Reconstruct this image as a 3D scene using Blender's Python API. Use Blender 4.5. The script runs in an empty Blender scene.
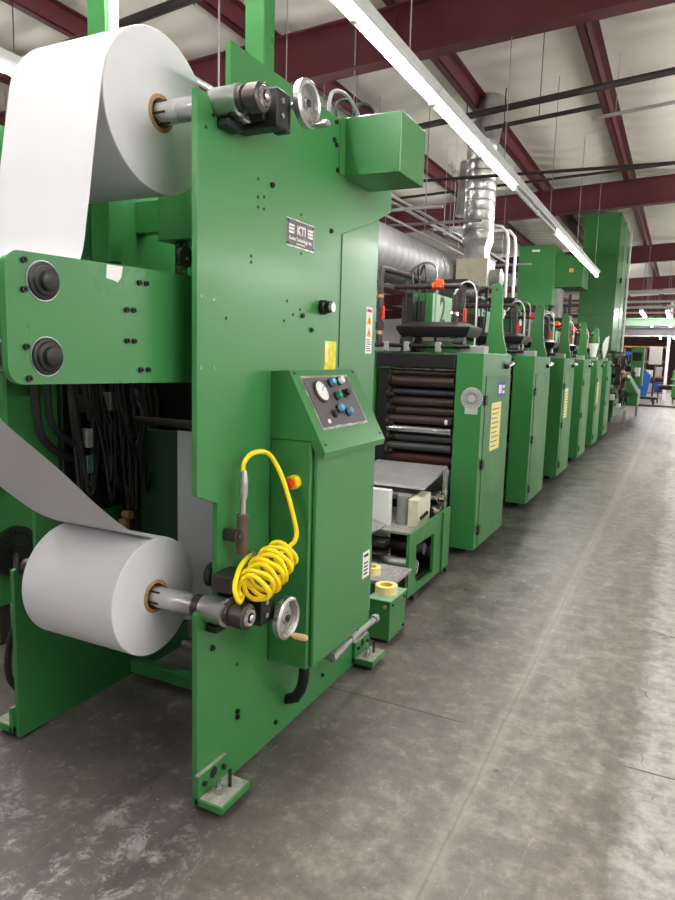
import bpy, bmesh, math, random
from mathutils import Vector, Matrix
random.seed(7)
S = bpy.context.scene
C = S.collection
PI = math.pi

# ------------------------------------------------------------------ materials
def lin(c):
    out = []
    for v in c:
        v /= 255.0
        out.append(v / 12.92 if v <= .04045 else ((v + .055) / 1.055) ** 2.4)
    return (*out, 1.0)

def newmat(name):
    m = bpy.data.materials.new(name); m.use_nodes = True
    nt = m.node_tree; b = nt.nodes['Principled BSDF']
    return m, nt, b

def mat(name, col, rough=.5, metal=0., var=.12, scale=6., bump=0., bscale=40., coat=0., rvar=.0):
    """Principled material with a noise driven wear of colour, gloss and relief."""
    m, nt, b = newmat(name)
    N, L = nt.nodes, nt.links
    tc = N.new('ShaderNodeTexCoord')
    nz = N.new('ShaderNodeTexNoise'); nz.inputs['Scale'].default_value = scale; nz.inputs['Detail'].default_value = 5
    L.new(tc.outputs['Object'], nz.inputs['Vector'])
    rp = N.new('ShaderNodeValToRGB')
    c = lin(col)
    rp.color_ramp.elements[0].position = .3; rp.color_ramp.elements[1].position = .7
    rp.color_ramp.elements[0].color = (*[max(0, x * (1 - var)) for x in c[:3]], 1)
    rp.color_ramp.elements[1].color = (*[min(1, x * (1 + var)) for x in c[:3]], 1)
    L.new(nz.outputs['Fac'], rp.inputs['Fac'])
    L.new(rp.outputs['Color'], b.inputs['Base Color'])
    b.inputs['Roughness'].default_value = rough
    b.inputs['Metallic'].default_value = metal
    if coat:
        b.inputs['Coat Weight'].default_value = coat; b.inputs['Coat Roughness'].default_value = .15
    if rvar:
        mr = N.new('ShaderNodeMapRange')
        mr.inputs['From Min'].default_value = .3; mr.inputs['From Max'].default_value = .7
        mr.inputs['To Min'].default_value = max(.02, rough - rvar); mr.inputs['To Max'].default_value = rough + rvar
        n2 = N.new('ShaderNodeTexNoise'); n2.inputs['Scale'].default_value = scale * 1.7; n2.inputs['Detail'].default_value = 6
        L.new(tc.outputs['Object'], n2.inputs['Vector'])
        L.new(n2.outputs['Fac'], mr.inputs['Value']); L.new(mr.outputs['Result'], b.inputs['Roughness'])
    if bump:
        bn = N.new('ShaderNodeTexNoise'); bn.inputs['Scale'].default_value = bscale; bn.inputs['Detail'].default_value = 4
        L.new(tc.outputs['Object'], bn.inputs['Vector'])
        bp = N.new('ShaderNodeBump'); bp.inputs['Strength'].default_value = bump; bp.inputs['Distance'].default_value = .01
        L.new(bn.outputs['Fac'], bp.inputs['Height']); L.new(bp.outputs['Normal'], b.inputs['Normal'])
    return m

def emit(name, col, strength):
    m, nt, b = newmat(name)
    b.inputs['Base Color'].default_value = lin(col)
    b.inputs['Emission Color'].default_value = lin(col)
    b.inputs['Emission Strength'].default_value = strength
    return m

GREEN = mat('green_paint', (56, 121, 65), .31, 0, .035, 1.6, .015, 25, coat=.15, rvar=.04)
GREEN_M = mat('green_paint_satin', (53, 118, 60), .40, 0, .035, 2, .015, 30, rvar=.04)
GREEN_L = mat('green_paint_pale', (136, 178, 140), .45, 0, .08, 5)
TEAL = mat('teal_grey_valve', (66, 92, 100), .45, .1, .1, 12)
DUST = mat('chalky_dust', (150, 150, 140), .9, 0, .25, 40)
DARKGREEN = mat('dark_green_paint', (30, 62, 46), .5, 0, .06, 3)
PAPER = mat('white_paper', (209, 209, 213), .65, 0, .015, 3, .02, 4)
PAPER_END = mat('white_paper_end_grain', (214, 213, 217), .8, 0, .02, 9, .05, 180)
CARD = mat('brown_cardboard', (168, 128, 84), .85, 0, .15, 30)
STEEL = mat('brushed_steel', (196, 196, 194), .27, .9, .04, 5, rvar=.02)
CHROME = mat('polished_steel', (210, 210, 210), .14, 1., .05, 14)
DSTEEL = mat('oiled_dark_steel', (80, 74, 70), .36, .75, .08, 8, rvar=.03)
BLACK = mat('black_oxide', (24, 23, 23), .45, .2, .25, 20)
RUBBER = mat('black_rubber', (20, 20, 21), .5, 0, .2, 20)
DARKBROWN = mat('brown_ink_roller', (52, 36, 30), .35, .1, .2, 9)
REDROLL = mat('red_rubber_roller', (70, 26, 24), .5, 0, .2, 9)
GREYROLL = mat('grey_rubber_roller', (62, 64, 66), .35, .1, .15, 9)
MAROON = mat('maroon_steel_primer', (90, 36, 40), .5, .0, .15, 3)
GALV = mat('galvanised_steel', (160, 160, 158), .5, .55, .10, 8, .06, 12, rvar=.08)
FOIL = mat('foil_wrap', (190, 190, 188), .3, .85, .2, 9, .5, 14)
PIPE = mat('dark_iron_pipe', (58, 52, 52), .5, .4, .2, 8)
CONDUIT = mat('grey_conduit', (160, 160, 160), .4, .6, .1, 10)
HOUSE = mat('fixture_enamel', (186, 188, 188), .4, 0, .04, 6)
WHITE = mat('white_enamel', (228, 228, 224), .45, 0, .04, 6)
CREAM = mat('cream_enamel', (216, 212, 190), .5, 0, .08, 12)
YELLOW = mat('yellow_hose', (246, 216, 20), .35, 0, .05, 10)
YSHEET = mat('yellow_sheet', (238, 226, 150), .7, 0, .06, 30)
YTAPE = mat('yellow_tape', (214, 200, 40), .4, 0, .25, 30)
TAPE = mat('cream_masking_tape', (240, 218, 160), .7, 0, .05, 40)
TAPEIN = mat('yellow_tape_core', (236, 214, 60), .6, 0, .05, 30)
ORANGE = mat('orange_valve', (226, 84, 36), .45, 0, .1, 20)
RED = mat('red_plastic', (206, 34, 30), .4, 0, .1, 20)
BLUEBTN = mat('blue_lens', (96, 160, 206), .2, 0, .1, 20)
GREENBTN = mat('green_lens', (40, 150, 110), .2, 0, .1, 20)
BLUE = mat('blue_paint', (30, 78, 160), .45, 0, .1, 6)
PLATEGREY = mat('engraved_grey_plate', (92, 86, 92), .4, .3, .08, 30)
BROWNGRIP = mat('brown_rubber_grip', (84, 70, 58), .75, 0, .15, 40)
WOOD = mat('turned_wood', (206, 176, 120), .5, 0, .15, 30)
TREAD = mat('speckled_steel_tread', (150, 148, 144), .6, .3, .35, 60, .3, 90)
INK = mat('black_ink', (28, 28, 30), .6, 0, .1, 20)
REDPRINT = mat('red_print', (206, 40, 60), .6, 0, .1, 20)
AMBER = mat('amber_print', (240, 170, 20), .6, 0, .05, 20)
BLUEPRINT = mat('blue_print', (64, 84, 160), .5, 0, .1, 20)
GREYDIGIT = mat('stencil_grey', (58, 78, 68), .7, 0, .1, 20)
PALEGREY = mat('pale_grey_paint', (176, 174, 170), .5, .1, .08, 8)
PURPLEGREY = mat('purple_grey_steel', (120, 114, 122), .5, .2, .08, 8)
TUBE = emit('fluorescent_tube', (255, 253, 248), 75.)
DEAD = mat('dead_tube', (215, 217, 220), .25, 0, .03, 8)

def floor_material():
    m, nt, b = newmat('worn_sealed_concrete')
    N, L = nt.nodes, nt.links
    tc = N.new('ShaderNodeTexCoord'); P = tc.outputs['Object']
    sep = N.new('ShaderNodeSeparateXYZ'); L.new(P, sep.inputs[0])
    def noise(scale, detail=6, rough=.6, vec=P, dist=0.):
        n = N.new('ShaderNodeTexNoise'); n.inputs['Scale'].default_value = scale
        n.inputs['Detail'].default_value = detail; n.inputs['Roughness'].default_value = rough
        n.inputs['Distortion'].default_value = dist
        L.new(vec, n.inputs['Vector']); return n.outputs['Fac']
    def math_(op, a, b_=None, c=None, clamp=False):
        n = N.new('ShaderNodeMath'); n.operation = op; n.use_clamp = clamp
        for i, v in enumerate((a, b_, c)):
            if v is None: continue
            if isinstance(v, (int, float)): n.inputs[i].default_value = v
            else: L.new(v, n.inputs[i])
        return n.outputs[0]
    def ramp(v, a, b_, lo=0., hi=1.):
        n = N.new('ShaderNodeMapRange'); n.inputs['From Min'].default_value = a; n.inputs['From Max'].default_value = b_
        n.inputs['To Min'].default_value = lo; n.inputs['To Max'].default_value = hi
        L.new(v, n.inputs['Value']); return n.outputs['Result']
    def mix(f, a, b_):
        n = N.new('ShaderNodeMix'); n.data_type = 'RGBA'
        L.new(f, n.inputs['Factor'])
        for k, v in ((6, a), (7, b_)):
            if isinstance(v, tuple): n.inputs[k].default_value = v
            else: L.new(v, n.inputs[k])
        return n.outputs[2]
    X, Y = sep.outputs['X'], sep.outputs['Y']
    big, med, fine = noise(.7, 7, .62), noise(3.6, 10, .74), noise(26, 6, .7)
    stretched = N.new('ShaderNodeMapping'); stretched.inputs['Scale'].default_value = (2.2, .45, 1); L.new(P, stretched.inputs[0])
    st = noise(1.4, 8, .7, stretched.outputs[0], .6)
    base = mix(ramp(med, .35, .66), lin((120, 112, 104)), lin((160, 151, 141)))
    base = mix(ramp(st, .47, .72, 0, .7), base, lin((100, 93, 88)))
    # worn, lighter slab on the right of the aisle
    edge = math_('ADD', X, math_('MULTIPLY', math_('SUBTRACT', big, .5), .34))
    edge = math_('ADD', edge, math_('MULTIPLY', math_('SUBTRACT', med, .5), .16))
    light = ramp(edge, -.07, .02)
    base = mix(math_('MULTIPLY', light, .95), base, mix(ramp(med, .35, .7), lin((200, 195, 192)), lin((180, 174, 170))))
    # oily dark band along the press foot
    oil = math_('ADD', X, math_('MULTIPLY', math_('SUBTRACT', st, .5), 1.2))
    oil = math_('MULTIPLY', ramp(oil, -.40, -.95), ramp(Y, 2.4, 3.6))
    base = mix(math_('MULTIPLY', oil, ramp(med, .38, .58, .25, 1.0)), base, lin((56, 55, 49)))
    # dark traffic dirt around the unwind and painted shade under it, with chalky flakes
    dirt_shade = math_('ADD', X, math_('MULTIPLY', math_('SUBTRACT', big, .5), 1.4))
    dirt_shade = math_('MULTIPLY', ramp(dirt_shade, -.75, -1.35), ramp(Y, 3.2, 2.2))
    base = mix(math_('MULTIPLY', dirt_shade, ramp(med, .36, .6, .6, .95)), base, lin((72, 68, 67)))
    fl = noise(7.5, 10, .78, P, .4)
    flz = math_('MULTIPLY', ramp(fl, .53, .58), ramp(math_('ADD', Y, math_('MULTIPLY', big, 1.0)), 2.25, 1.6))
    flz = math_('MULTIPLY', flz, ramp(X, -.75, -1.3))
    base = mix(math_('MULTIPLY', flz, .85), base, lin((190, 187, 186)))
    mot = noise(11, 8, .75)
    base = mix(ramp(mot, .42, .60, 0, .5), base, lin((74, 68, 63)))
    base = mix(ramp(mot, .44, .34, 0, .3), base, lin((190, 178, 164)))
    scf = N.new('ShaderNodeMapping'); scf.inputs['Scale'].default_value = (7, 1.2, 1); scf.inputs['Rotation'].default_value = (0, 0, .5); L.new(P, scf.inputs[0])
    base = mix(ramp(noise(4, 8, .8, scf.outputs[0], .8), .6, .68, 0, .35), base, lin((196, 190, 182)))
    sp = ramp(noise(55, 3, .5), .69, .73)
    base = mix(math_('MULTIPLY', sp, .5), base, lin((200, 196, 192)))
    ds = ramp(noise(17, 3, .5), .70, .73)
    base = mix(math_('MULTIPLY', ds, .6), base, lin((62, 56, 54)))
    # joints: one saw cut along the line (pale filler), cuts across it
    wob = math_('MULTIPLY', math_('SUBTRACT', noise(2., 4), .5), .03)
    jx = math_('ABSOLUTE', math_('ADD', math_('ADD', X, .55), wob))
    base = mix(math_('MULTIPLY', ramp(jx, .05, .012), ramp(med, .3, .6, .15, .5)), base, lin((170, 160, 148)))
    def crack(v, w, amt, colr=(40, 36, 34)):
        nonlocal base
        base = mix(math_('MULTIPLY', ramp(v, w, w * .35), amt), base, lin(colr))
    j1 = math_('ABSOLUTE', jx); crack(j1, .007, .35, (92, 84, 76))
    yc = math_('ABSOLUTE', math_('ADD', math_('SUBTRACT', Y, 2.72), math_('MULTIPLY', wob, .8)))
    ymask = math_('ADD', ramp(X, -.68, -.72), ramp(X, -.07, -.04), None, True)
    crack(yc, .006, math_('MULTIPLY', ymask, .9))
    for y0 in (9.6, 16.5, 23.4, 30.2):
        crack(math_('ABSOLUTE', math_('SUBTRACT', Y, y0)), .01, .6)
    # wandering cracks in the pale slab
    v = N.new('ShaderNodeTexVoronoi'); v.feature = 'DISTANCE_TO_EDGE'; v.inputs['Scale'].default_value = 2.0
    warp = N.new('ShaderNodeVectorMath'); warp.operation = 'ADD'
    nc = N.new('ShaderNodeTexNoise'); nc.inputs['Scale'].default_value = 5; nc.inputs['Detail'].default_value = 5
    L.new(P, nc.inputs['Vector']); L.new(P, warp.inputs[0])
    sc = N.new('ShaderNodeVectorMath'); sc.operation = 'SCALE'; sc.inputs['Scale'].default_value = .25
    L.new(nc.outputs['Color'], sc.inputs[0]); L.new(sc.outputs[0], warp.inputs[1]); L.new(warp.outputs[0], v.inputs['Vector'])
    cr = math_('MULTIPLY', ramp(v.outputs['Distance'], .016, .004), light)
    cr = math_('MULTIPLY', cr, ramp(noise(1.1, 3), .5, .56))
    base = mix(math_('MULTIPLY', cr, .8), base, lin((74, 66, 64)))
    base = mix(ramp(fine, .3, .75, 0, .22), base, lin((70, 64, 60)))
    L.new(base, b.inputs['Base Color'])
    r = ramp(math_('ADD', math_('MULTIPLY', med, .6), math_('MULTIPLY', st, .4)), .35, .65, .3, .52)
    L.new(r, b.inputs['Roughness'])
    b.inputs['Specular IOR Level'].default_value = .45
    bp = N.new('ShaderNodeBump'); bp.inputs['Strength'].default_value = .12; bp.inputs['Distance'].default_value = .006
    L.new(math_('ADD', med, math_('MULTIPLY', fine, .4)), bp.inputs['Height']); L.new(bp.outputs['Normal'], b.inputs['Normal'])
    return m
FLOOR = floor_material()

def ceiling_material():
    m, nt, b = newmat('white_vinyl_insulation')
    N, L = nt.nodes, nt.links
    tc = N.new('ShaderNodeTexCoord')
    mp = N.new('ShaderNodeMapping'); mp.inputs['Scale'].default_value = (.8, 1.6, 1); L.new(tc.outputs['Object'], mp.inputs[0])
    n = N.new('ShaderNodeTexNoise'); n.inputs['Scale'].default_value = 2.2; n.inputs['Detail'].default_value = 7
    L.new(mp.outputs[0], n.inputs['Vector'])
    r = N.new('ShaderNodeValToRGB')
    r.color_ramp.elements[0].color = lin((240, 234, 224)); r.color_ramp.elements[1].color = lin((240, 235, 226))
    r.color_ramp.elements[0].position = .3; r.color_ramp.elements[1].position = .7
    L.new(n.outputs['Fac'], r.inputs['Fac']); L.new(r.outputs['Color'], b.inputs['Base Color'])
    b.inputs['Roughness'].default_value = .6
    w = N.new('ShaderNodeTexWave'); w.bands_direction = 'Y'; w.inputs['Scale'].default_value = .55
    w.inputs['Distortion'].default_value = 9; w.inputs['Detail'].default_value = 3; w.inputs['Detail Scale'].default_value = .7
    L.new(tc.outputs['Object'], w.inputs['Vector'])
    bp = N.new('ShaderNodeBump'); bp.inputs['Strength'].default_value = .7; bp.inputs['Distance'].default_value = .06
    L.new(w.outputs['Fac'], bp.inputs['Height']); L.new(bp.outputs['Normal'], b.inputs['Normal'])
    return m
CEIL = ceiling_material()
WALL = mat('pale_wall_liner', (196, 192, 186), .7, 0, .06, 1.5, .1, 3)

# ------------------------------------------------------------------ mesh helpers
class MB:
    def __init__(s, *mats): s.bm = bmesh.new(); s.mats = list(mats); s.mi = 0
    def use(s, i): s.mi = i; return s
    def _tag(s, faces):
        for f in faces: f.material_index = s.mi
    def face(s, pts):
        f = s.bm.faces.new([s.bm.verts.new(p) for p in pts]); f.material_index = s.mi; return s
    def box(s, x0, x1, y0, y1, z0, z1, bev=0., seg=1):
        b2 = bmesh.new()
        bmesh.ops.create_cube(b2, size=1)
        for v in b2.verts:
            v.co = Vector(((x0 + x1) / 2 + v.co.x * (x1 - x0), (y0 + y1) / 2 + v.co.y * (y1 - y0), (z0 + z1) / 2 + v.co.z * (z1 - z0)))
        if bev: bmesh.ops.bevel(b2, geom=list(b2.edges), offset=bev, segments=seg, affect='EDGES', profile=.5)
        return s._merge(b2)
    def _merge(s, b2, M=None):
        mp = {}
        for v in b2.verts: mp[v] = s.bm.verts.new(M @ v.co if M else v.co)
        for f in b2.faces:
            try:
                nf = s.bm.faces.new([mp[v] for v in f.verts]); nf.material_index = s.mi
            except ValueError: pass
        b2.free(); return s
    def lathe(s, prof, p0, axis, seg=24, cap=True):
        """prof: (distance along axis, radius) pairs from point p0."""
        ax = Vector(axis).normalized(); p0 = Vector(p0)
        u = ax.orthogonal().normalized(); w = ax.cross(u)
        rings = []
        for d, r in prof:
            c = p0 + ax * d
            rings.append([s.bm.verts.new(c + (u * math.cos(2 * PI * k / seg) + w * math.sin(2 * PI * k / seg)) * r) for k in range(seg)])
        for a, b in zip(rings, rings[1:]):
            for k in range(seg):
                f = s.bm.faces.new((a[k], a[(k + 1) % seg], b[(k + 1) % seg], b[k])); f.material_index = s.mi
        if cap:
            f = s.bm.faces.new(list(reversed(rings[0]))); f.material_index = s.mi
            f = s.bm.faces.new(rings[-1]); f.material_index = s.mi
        return s
    def ring(s, prof, p0, axis, seg=24):
        """closed profile swept round the axis (hollow body)."""
        ax = Vector(axis).normalized(); p0 = Vector(p0)
        u = ax.orthogonal().normalized(); w = ax.cross(u)
        rings = []
        for d, r in prof:
            c = p0 + ax * d
            rings.append([s.bm.verts.new(c + (u * math.cos(2 * PI * k / seg) + w * math.sin(2 * PI * k / seg)) * r) for k in range(seg)])
        n = len(rings)
        for i in range(n):
            a, b = rings[i], rings[(i + 1) % n]
            for k in range(seg):
                f = s.bm.faces.new((a[k], a[(k + 1) % seg], b[(k + 1) % seg], b[k])); f.material_index = s.mi
        return s
    def cyl(s, p0, p1, r, r1=None, seg=20, cap=True):
        p0, p1 = Vector(p0), Vector(p1)
        return s.lathe([(0, r), ((p1 - p0).length, r if r1 is None else r1)], p0, p1 - p0, seg, cap)
    def tube(s, pts, r, seg=8, cap=True, sm=0):
        pts = [Vector(p) for p in pts]
        if sm: pts = spline(pts, sm)
        rings = []; prev = None
        for i, p in enumerate(pts):
            t = (pts[min(i + 1, len(pts) - 1)] - pts[max(i - 1, 0)]).normalized()
            if prev is None: u = t.orthogonal().normalized()
            else:
                u = prev - t * prev.dot(t)
                u = u.normalized() if u.length > 1e-6 else t.orthogonal().normalized()
            prev = u; w = t.cross(u)
            rings.append([s.bm.verts.new(p + (u * math.cos(2 * PI * k / seg) + w * math.sin(2 * PI * k / seg)) * r) for k in range(seg)])
        for a, b in zip(rings, rings[1:]):
            for k in range(seg):
                f = s.bm.faces.new((a[k], a[(k + 1) % seg], b[(k + 1) % seg], b[k])); f.material_index = s.mi
        if cap:
            for rr in (list(reversed(rings[0])), rings[-1]):
                f = s.bm.faces.new(rr); f.material_index = s.mi
        return s
    def prism(s, poly, axis, a0, a1, holes=None):
        """poly: 2D outline. axis 'x': (y,z); 'y': (x,z); 'z': (x,y)."""
        def P(p, a):
            return {'x': (a, p[0], p[1]), 'y': (p[0], a, p[1]), 'z': (p[0], p[1], a)}[axis]
        b2 = bmesh.new()
        loops = [poly] + (holes or [])
        es = []; caps = []
        for lp in loops:
            vs = [b2.verts.new(P(p, a0)) for p in lp]
            es += [b2.edges.new((vs[i], vs[(i + 1) % len(vs)])) for i in range(len(vs))]
        if holes: bmesh.ops.triangle_fill(b2, edges=es, use_beauty=True)
        else: b2.faces.new(list(b2.verts))
        g = bmesh.ops.extrude_face_region(b2, geom=list(b2.faces))
        d = Vector(P((0, 0), a1)) - Vector(P((0, 0), a0))
        for v in g['geom']:
            if isinstance(v, bmesh.types.BMVert): v.co += d
        bmesh.ops.recalc_face_normals(b2, faces=list(b2.faces))
        return s._merge(b2)
    def loft(s, secs):
        """list of equal-length closed rings of points -> skin with end caps."""
        rings = [[s.bm.verts.new(p) for p in r] for r in secs]
        n = len(rings[0])
        for a, b in zip(rings, rings[1:]):
            for k in range(n):
                f = s.bm.faces.new((a[k], a[(k + 1) % n], b[(k + 1) % n], b[k])); f.material_index = s.mi
        for rr in (list(reversed(rings[0])), rings[-1]):
            f = s.bm.faces.new(rr); f.material_index = s.mi
        return s
    def build(s, name, parent=None, angle=35):
        me = bpy.data.meshes.new(name)
        bmesh.ops.recalc_face_normals(s.bm, faces=list(s.bm.faces))
        s.bm.to_mesh(me); s.bm.free()
        for m in s.mats: me.materials.append(m)
        for p in me.polygons: p.use_smooth = True
        me.set_sharp_from_angle(angle=math.radians(angle))
        o = bpy.data.objects.new(name, me); C.objects.link(o)
        if parent is not None: adopt(o, parent)
        return o

def adopt(o, parent):
    """the part keeps its own origin at the thing's base"""
    o.parent = parent
    root = parent
    while root.parent: root = root.parent
    if parent is root:
        T = Matrix.Translation(root.location)
        o.data.transform(T.inverted())
    else:
        o.data.transform(Matrix.Translation(root.location).inverted())

def spline(pts, n):
    out = []
    for i in range(len(pts) - 1):
        p0 = pts[max(i - 1, 0)]; p1 = pts[i]; p2 = pts[i + 1]; p3 = pts[min(i + 2, len(pts) - 1)]
        for k in range(n):
            t = k / n
            out.append(.5 * ((2 * p1) + (p2 - p0) * t + (2 * p0 - 5 * p1 + 4 * p2 - p3) * t * t + (3 * p1 - p0 - 3 * p2 + p3) * t ** 3))
    out.append(pts[-1]); return out

def thing(name, label, cat, loc=(0, 0, 0), group=None):
    o = bpy.data.objects.new(name, None); C.objects.link(o); o.location = loc; o.empty_display_size = .1
    o['label'] = label; o['category'] = cat
    if group: o['group'] = group
    return o
def tag(o, label, cat, group=None, kind=None):
    o['label'] = label; o['category'] = cat
    if group: o['group'] = group
    if kind: o['kind'] = kind
    return o
def base(o):
    """single-mesh thing: move its origin to its base"""
    me = o.data
    xs = [v.co.x for v in me.vertices]; ys = [v.co.y for v in me.vertices]; zs = [v.co.z for v in me.vertices]
    p = Vector(((min(xs) + max(xs)) / 2, (min(ys) + max(ys)) / 2, min(zs)))
    me.transform(Matrix.Translation(-p)); o.location = p; return o
def struct(o): o['kind'] = 'structure'; return o
def copy_tree(o, parent=None):
    c = o.copy(); C.objects.link(c)
    if parent is not None: c.parent = parent
    for ch in list(o.children): copy_tree(ch, c)
    return c

def text_mb(txt, size, origin, right, up, mat_, name, parent, depth=.0006, align='CENTER', bold=0.):
    """lettering as a thin solid mesh on a surface"""
    cu = bpy.data.curves.new(name, 'FONT'); cu.body = txt; cu.size = size; cu.align_x = align; cu.align_y = 'CENTER'
    cu.extrude = depth; cu.offset = bold; cu.resolution_u = 3
    t = bpy.data.objects.new(name, cu); C.objects.link(t)
    dg = bpy.context.evaluated_depsgraph_get()
    me = bpy.data.meshes.new_from_object(t.evaluated_get(dg))
    bpy.data.objects.remove(t); bpy.data.curves.remove(cu)
    r, u = Vector(right).normalized(), Vector(up).normalized(); n = r.cross(u); o_ = Vector(origin)
    me.transform(Matrix(((r.x, u.x, n.x, o_.x), (r.y, u.y, n.y, o_.y), (r.z, u.z, n.z, o_.z), (0, 0, 0, 1))))
    me.materials.clear(); me.materials.append(mat_)
    o = bpy.data.objects.new(name, me); C.objects.link(o)
    adopt(o, parent); return o

def arc(cx, cy, r, a0, a1, n=6):
    return [(cx + r * math.cos(math.radians(a0 + (a1 - a0) * k / n)), cy + r * math.sin(math.radians(a0 + (a1 - a0) * k / n))) for k in range(n + 1)]

# ------------------------------------------------------------------ setting
X0, X1, Y0, Y1 = -16., 9., -9., 62.
SL = .05
def roof(x, b): return b + SL * x
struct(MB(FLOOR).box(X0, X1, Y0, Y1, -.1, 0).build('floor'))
# ceiling: insulation blankets sagging between the purlins
PX = [-1.15 + 1.524 * k for k in range(-11, 8)]
def ceiling():
    bm = MB(CEIL); xs = []
    edges = [X0] + [x for x in PX if X0 < x < X1] + [X1]
    for a, b in zip(edges, edges[1:]):
        for k in range(6): xs.append((a + (b - a) * k / 6, 4 * (k / 6) * (1 - k / 6)))
    xs.append((X1, 0))
    ys = [Y0 + .6 * k for k in range(int((Y1 - Y0) / .6) + 1)] + [Y1]
    grid = []
    for i, (x, s) in enumerate(xs):
        col = []
        for j, y in enumerate(ys):
            sag = .10 * s * (1 + .35 * math.sin(y * 1.9 + i * .7) + .25 * math.sin(y * .83 + x))
            col.append(bm.bm.verts.new((x, y, roof(x, 5.16) - sag)))
        grid.append(col)
    for i in range(len(xs) - 1):
        for j in range(len(ys) - 1):
            bm.bm.faces.new((grid[i][j], grid[i][j + 1], grid[i + 1][j + 1], grid[i + 1][j]))
    o = bm.build('ceiling', angle=80)
    return struct(o)
ceiling()
struct(MB(WALL).box(X0 - .1, X0, Y0, Y1, 0, 4.9).build('wall_left'))
wr = MB(WALL)
wr.prism([(Y0, 0), (Y1, 0), (Y1, 5.5), (Y0, 5.5)], 'x', X1, X1 + .1, [[(a, .6), (a + 4.6, .6), (a + 4.6, 4.4), (a, 4.4)] for a in range(-8, 58, 6)])
struct(wr.build('wall_right'))
for k, a in enumerate(range(-8, 58, 6)):  # unseen windows added in the wall openings to let in side light
    m = MB(WHITE)
    for y in (a, a + 1.5, a + 3.05, a + 4.55): m.box(X1 + .02, X1 + .08, y, y + .05, .6, 4.4)
    for z in (.6, 1.8, 3.1, 4.35): m.box(X1 + .02, X1 + .08, a, a + 4.6, z, z + .05)
    struct(m.build('added_window_%d' % (k + 1)))
struct(MB(mat('brown_wall_sheet', (112, 84, 80), .7, 0, .1, 1)).box(X0, X1, Y1, Y1 + .1, 0, 5.6).build('wall_back'))
struct(MB(WALL).box(X0, X1, Y0 - .1, Y0, 0, 5.6).build('wall_front'))
for i, x in enumerate(PX):      # Z purlins
    if not (X0 < x < X1): continue
    z = roof(x, 4.94)
    m = MB(MAROON); y0, y1 = Y0, Y1
    m.box(x - .006, x + .006, y0, y1, z, z + .19); m.box(x - .085, x + .006, y0, y1, z, z + .008); m.box(x - .006, x + .08, y0, y1, z + .18, z + .19)
    m.box(x - .085, x - .078, y0, y1, z, z + .03)
    struct(m.build('trim_%d' % (i + 1)))
for i, y in enumerate((-1.2, 6.42, 14.04, 21.66, 29.28, 36.9, 44.52, 52.14, 59.76)):   # rafters
    m = MB(MAROON)
    def sl(z0, z1, hw):
        m.loft([[(x, y - hw, roof(x, z0)), (x, y + hw, roof(x, z0)), (x, y + hw, roof(x, z1)), (x, y - hw, roof(x, z1))] for x in (X0, X1)])
    sl(4.465, 4.48, .09); sl(4.48, 4.92, .006); sl(4.92, 4.935, .09)
    for x in PX[::2]:
        if X0 < x < X1: m.box(x - .004, x + .004, y - .085, y + .085, roof(x, 4.48), roof(x, 4.92))
    struct(m.build('trim_%d' % (40 + i)))

# ------------------------------------------------------------------ strip lights
def strip(y0, x=-1.59, z=3.2, n=2, lit=True, wires=True, label='', group=None):
    L_ = 1.2145 * n
    t = thing('strip_light', label, 'ceiling light', (x, y0 + L_ / 2, z), group)
    h = MB(HOUSE)
    h.prism([(x - .035, z + .03), (x + .035, z + .03), (x + .035, z + .05), (x + .06, z + .085), (x + .03, z + .105), (x - .03, z + .105), (x - .06, z + .085), (x - .035, z + .05)], 'y', y0 + .004, y0 + L_ - .004)
    h.build('housing', t)
    for k in range(n):
        a = y0 + k * 1.2145
        for s in ((-.0,) if True else ()):
            MB(TUBE if lit else DEAD).cyl((x + s, a + .03, z), (x + s, a + 1.185, z), .019, seg=10).build('tube', t)
    for k in range(n):
        a = y0 + k * 1.2145
        for q in (a + .002, a + 1.1865): MB(WHITE).box(x - .014, x + .014, q, q + .026, z - .024, z + .034, .003).build('lamp_holder', t)
    for q in ((y0 + .35, y0 + L_ - .35) if not wires else (y0 + L_ - .45,)):
        w = MB(CONDUIT); w.cyl((x, q, z + .1), (x, q, roof(x, 5.0)), .0045, seg=6); w.box(x - .02, x + .02, q - .015, q + .015, z + .1, z + .13)
        w.build('hanger_rod', t)
    return t
names = {0: 'fluorescent strip light farthest down the hanging row, over the far cabinets',
         1: 'lit fluorescent strip light just past the unlit one in the row',
         2: 'unlit fluorescent strip light, the only dark one in the hanging row',
         3: 'lit fluorescent strip light nearest before the unlit one, above the number boxes',
         4: 'lit fluorescent strip light nearest the camera, cut by the top of the photo',
         5: 'fluorescent strip light at the row end above the camera'}
for k in range(6):
    strip(11.76 - 2.43 * k, lit=(k != 2), label=names[k], group='strip lights in the hanging row')
strip(.95, x=-3.8, label='lit strip light left of the big upper paper roll')
for y in (-3.93,):  # extra fixture added behind the camera to brighten the rolls
    strip(y, x=-3.8, wires=False, label='strip light added in line with the left row, behind the camera', group='added left row behind the camera')
for y in (-5.25, -2.82):  # row extended out of view with added lamps for light on the rolls
    strip(y, label='strip light added in line with the hanging row, behind the camera', group='added hanging row behind the camera')
# side rows added to light the hall, mostly outside the frame
for x in (1.85, 5.3):
    for y in (-.6, 9.3, 19.2, 29.1):
        strip(y, x=x, n=4, wires=False, label='fluorescent row added to light the right side of the hall', group='added light rows right of the aisle')
for x in (-7.6, -11.4):
    for y in (1.5, 11.4, 21.3):
        strip(y, x=x, n=4, wires=False, label='fluorescent row added to light the left side of the hall', group='added light rows left of the press')
for x in (-1.3, -.55, .1):
    for y in (24, 31, 38, 45):
        strip(y, x=x, n=3, wires=False, label='fluorescent row hanging far down the hall beyond the press', group='light rows far down the hall')

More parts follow.
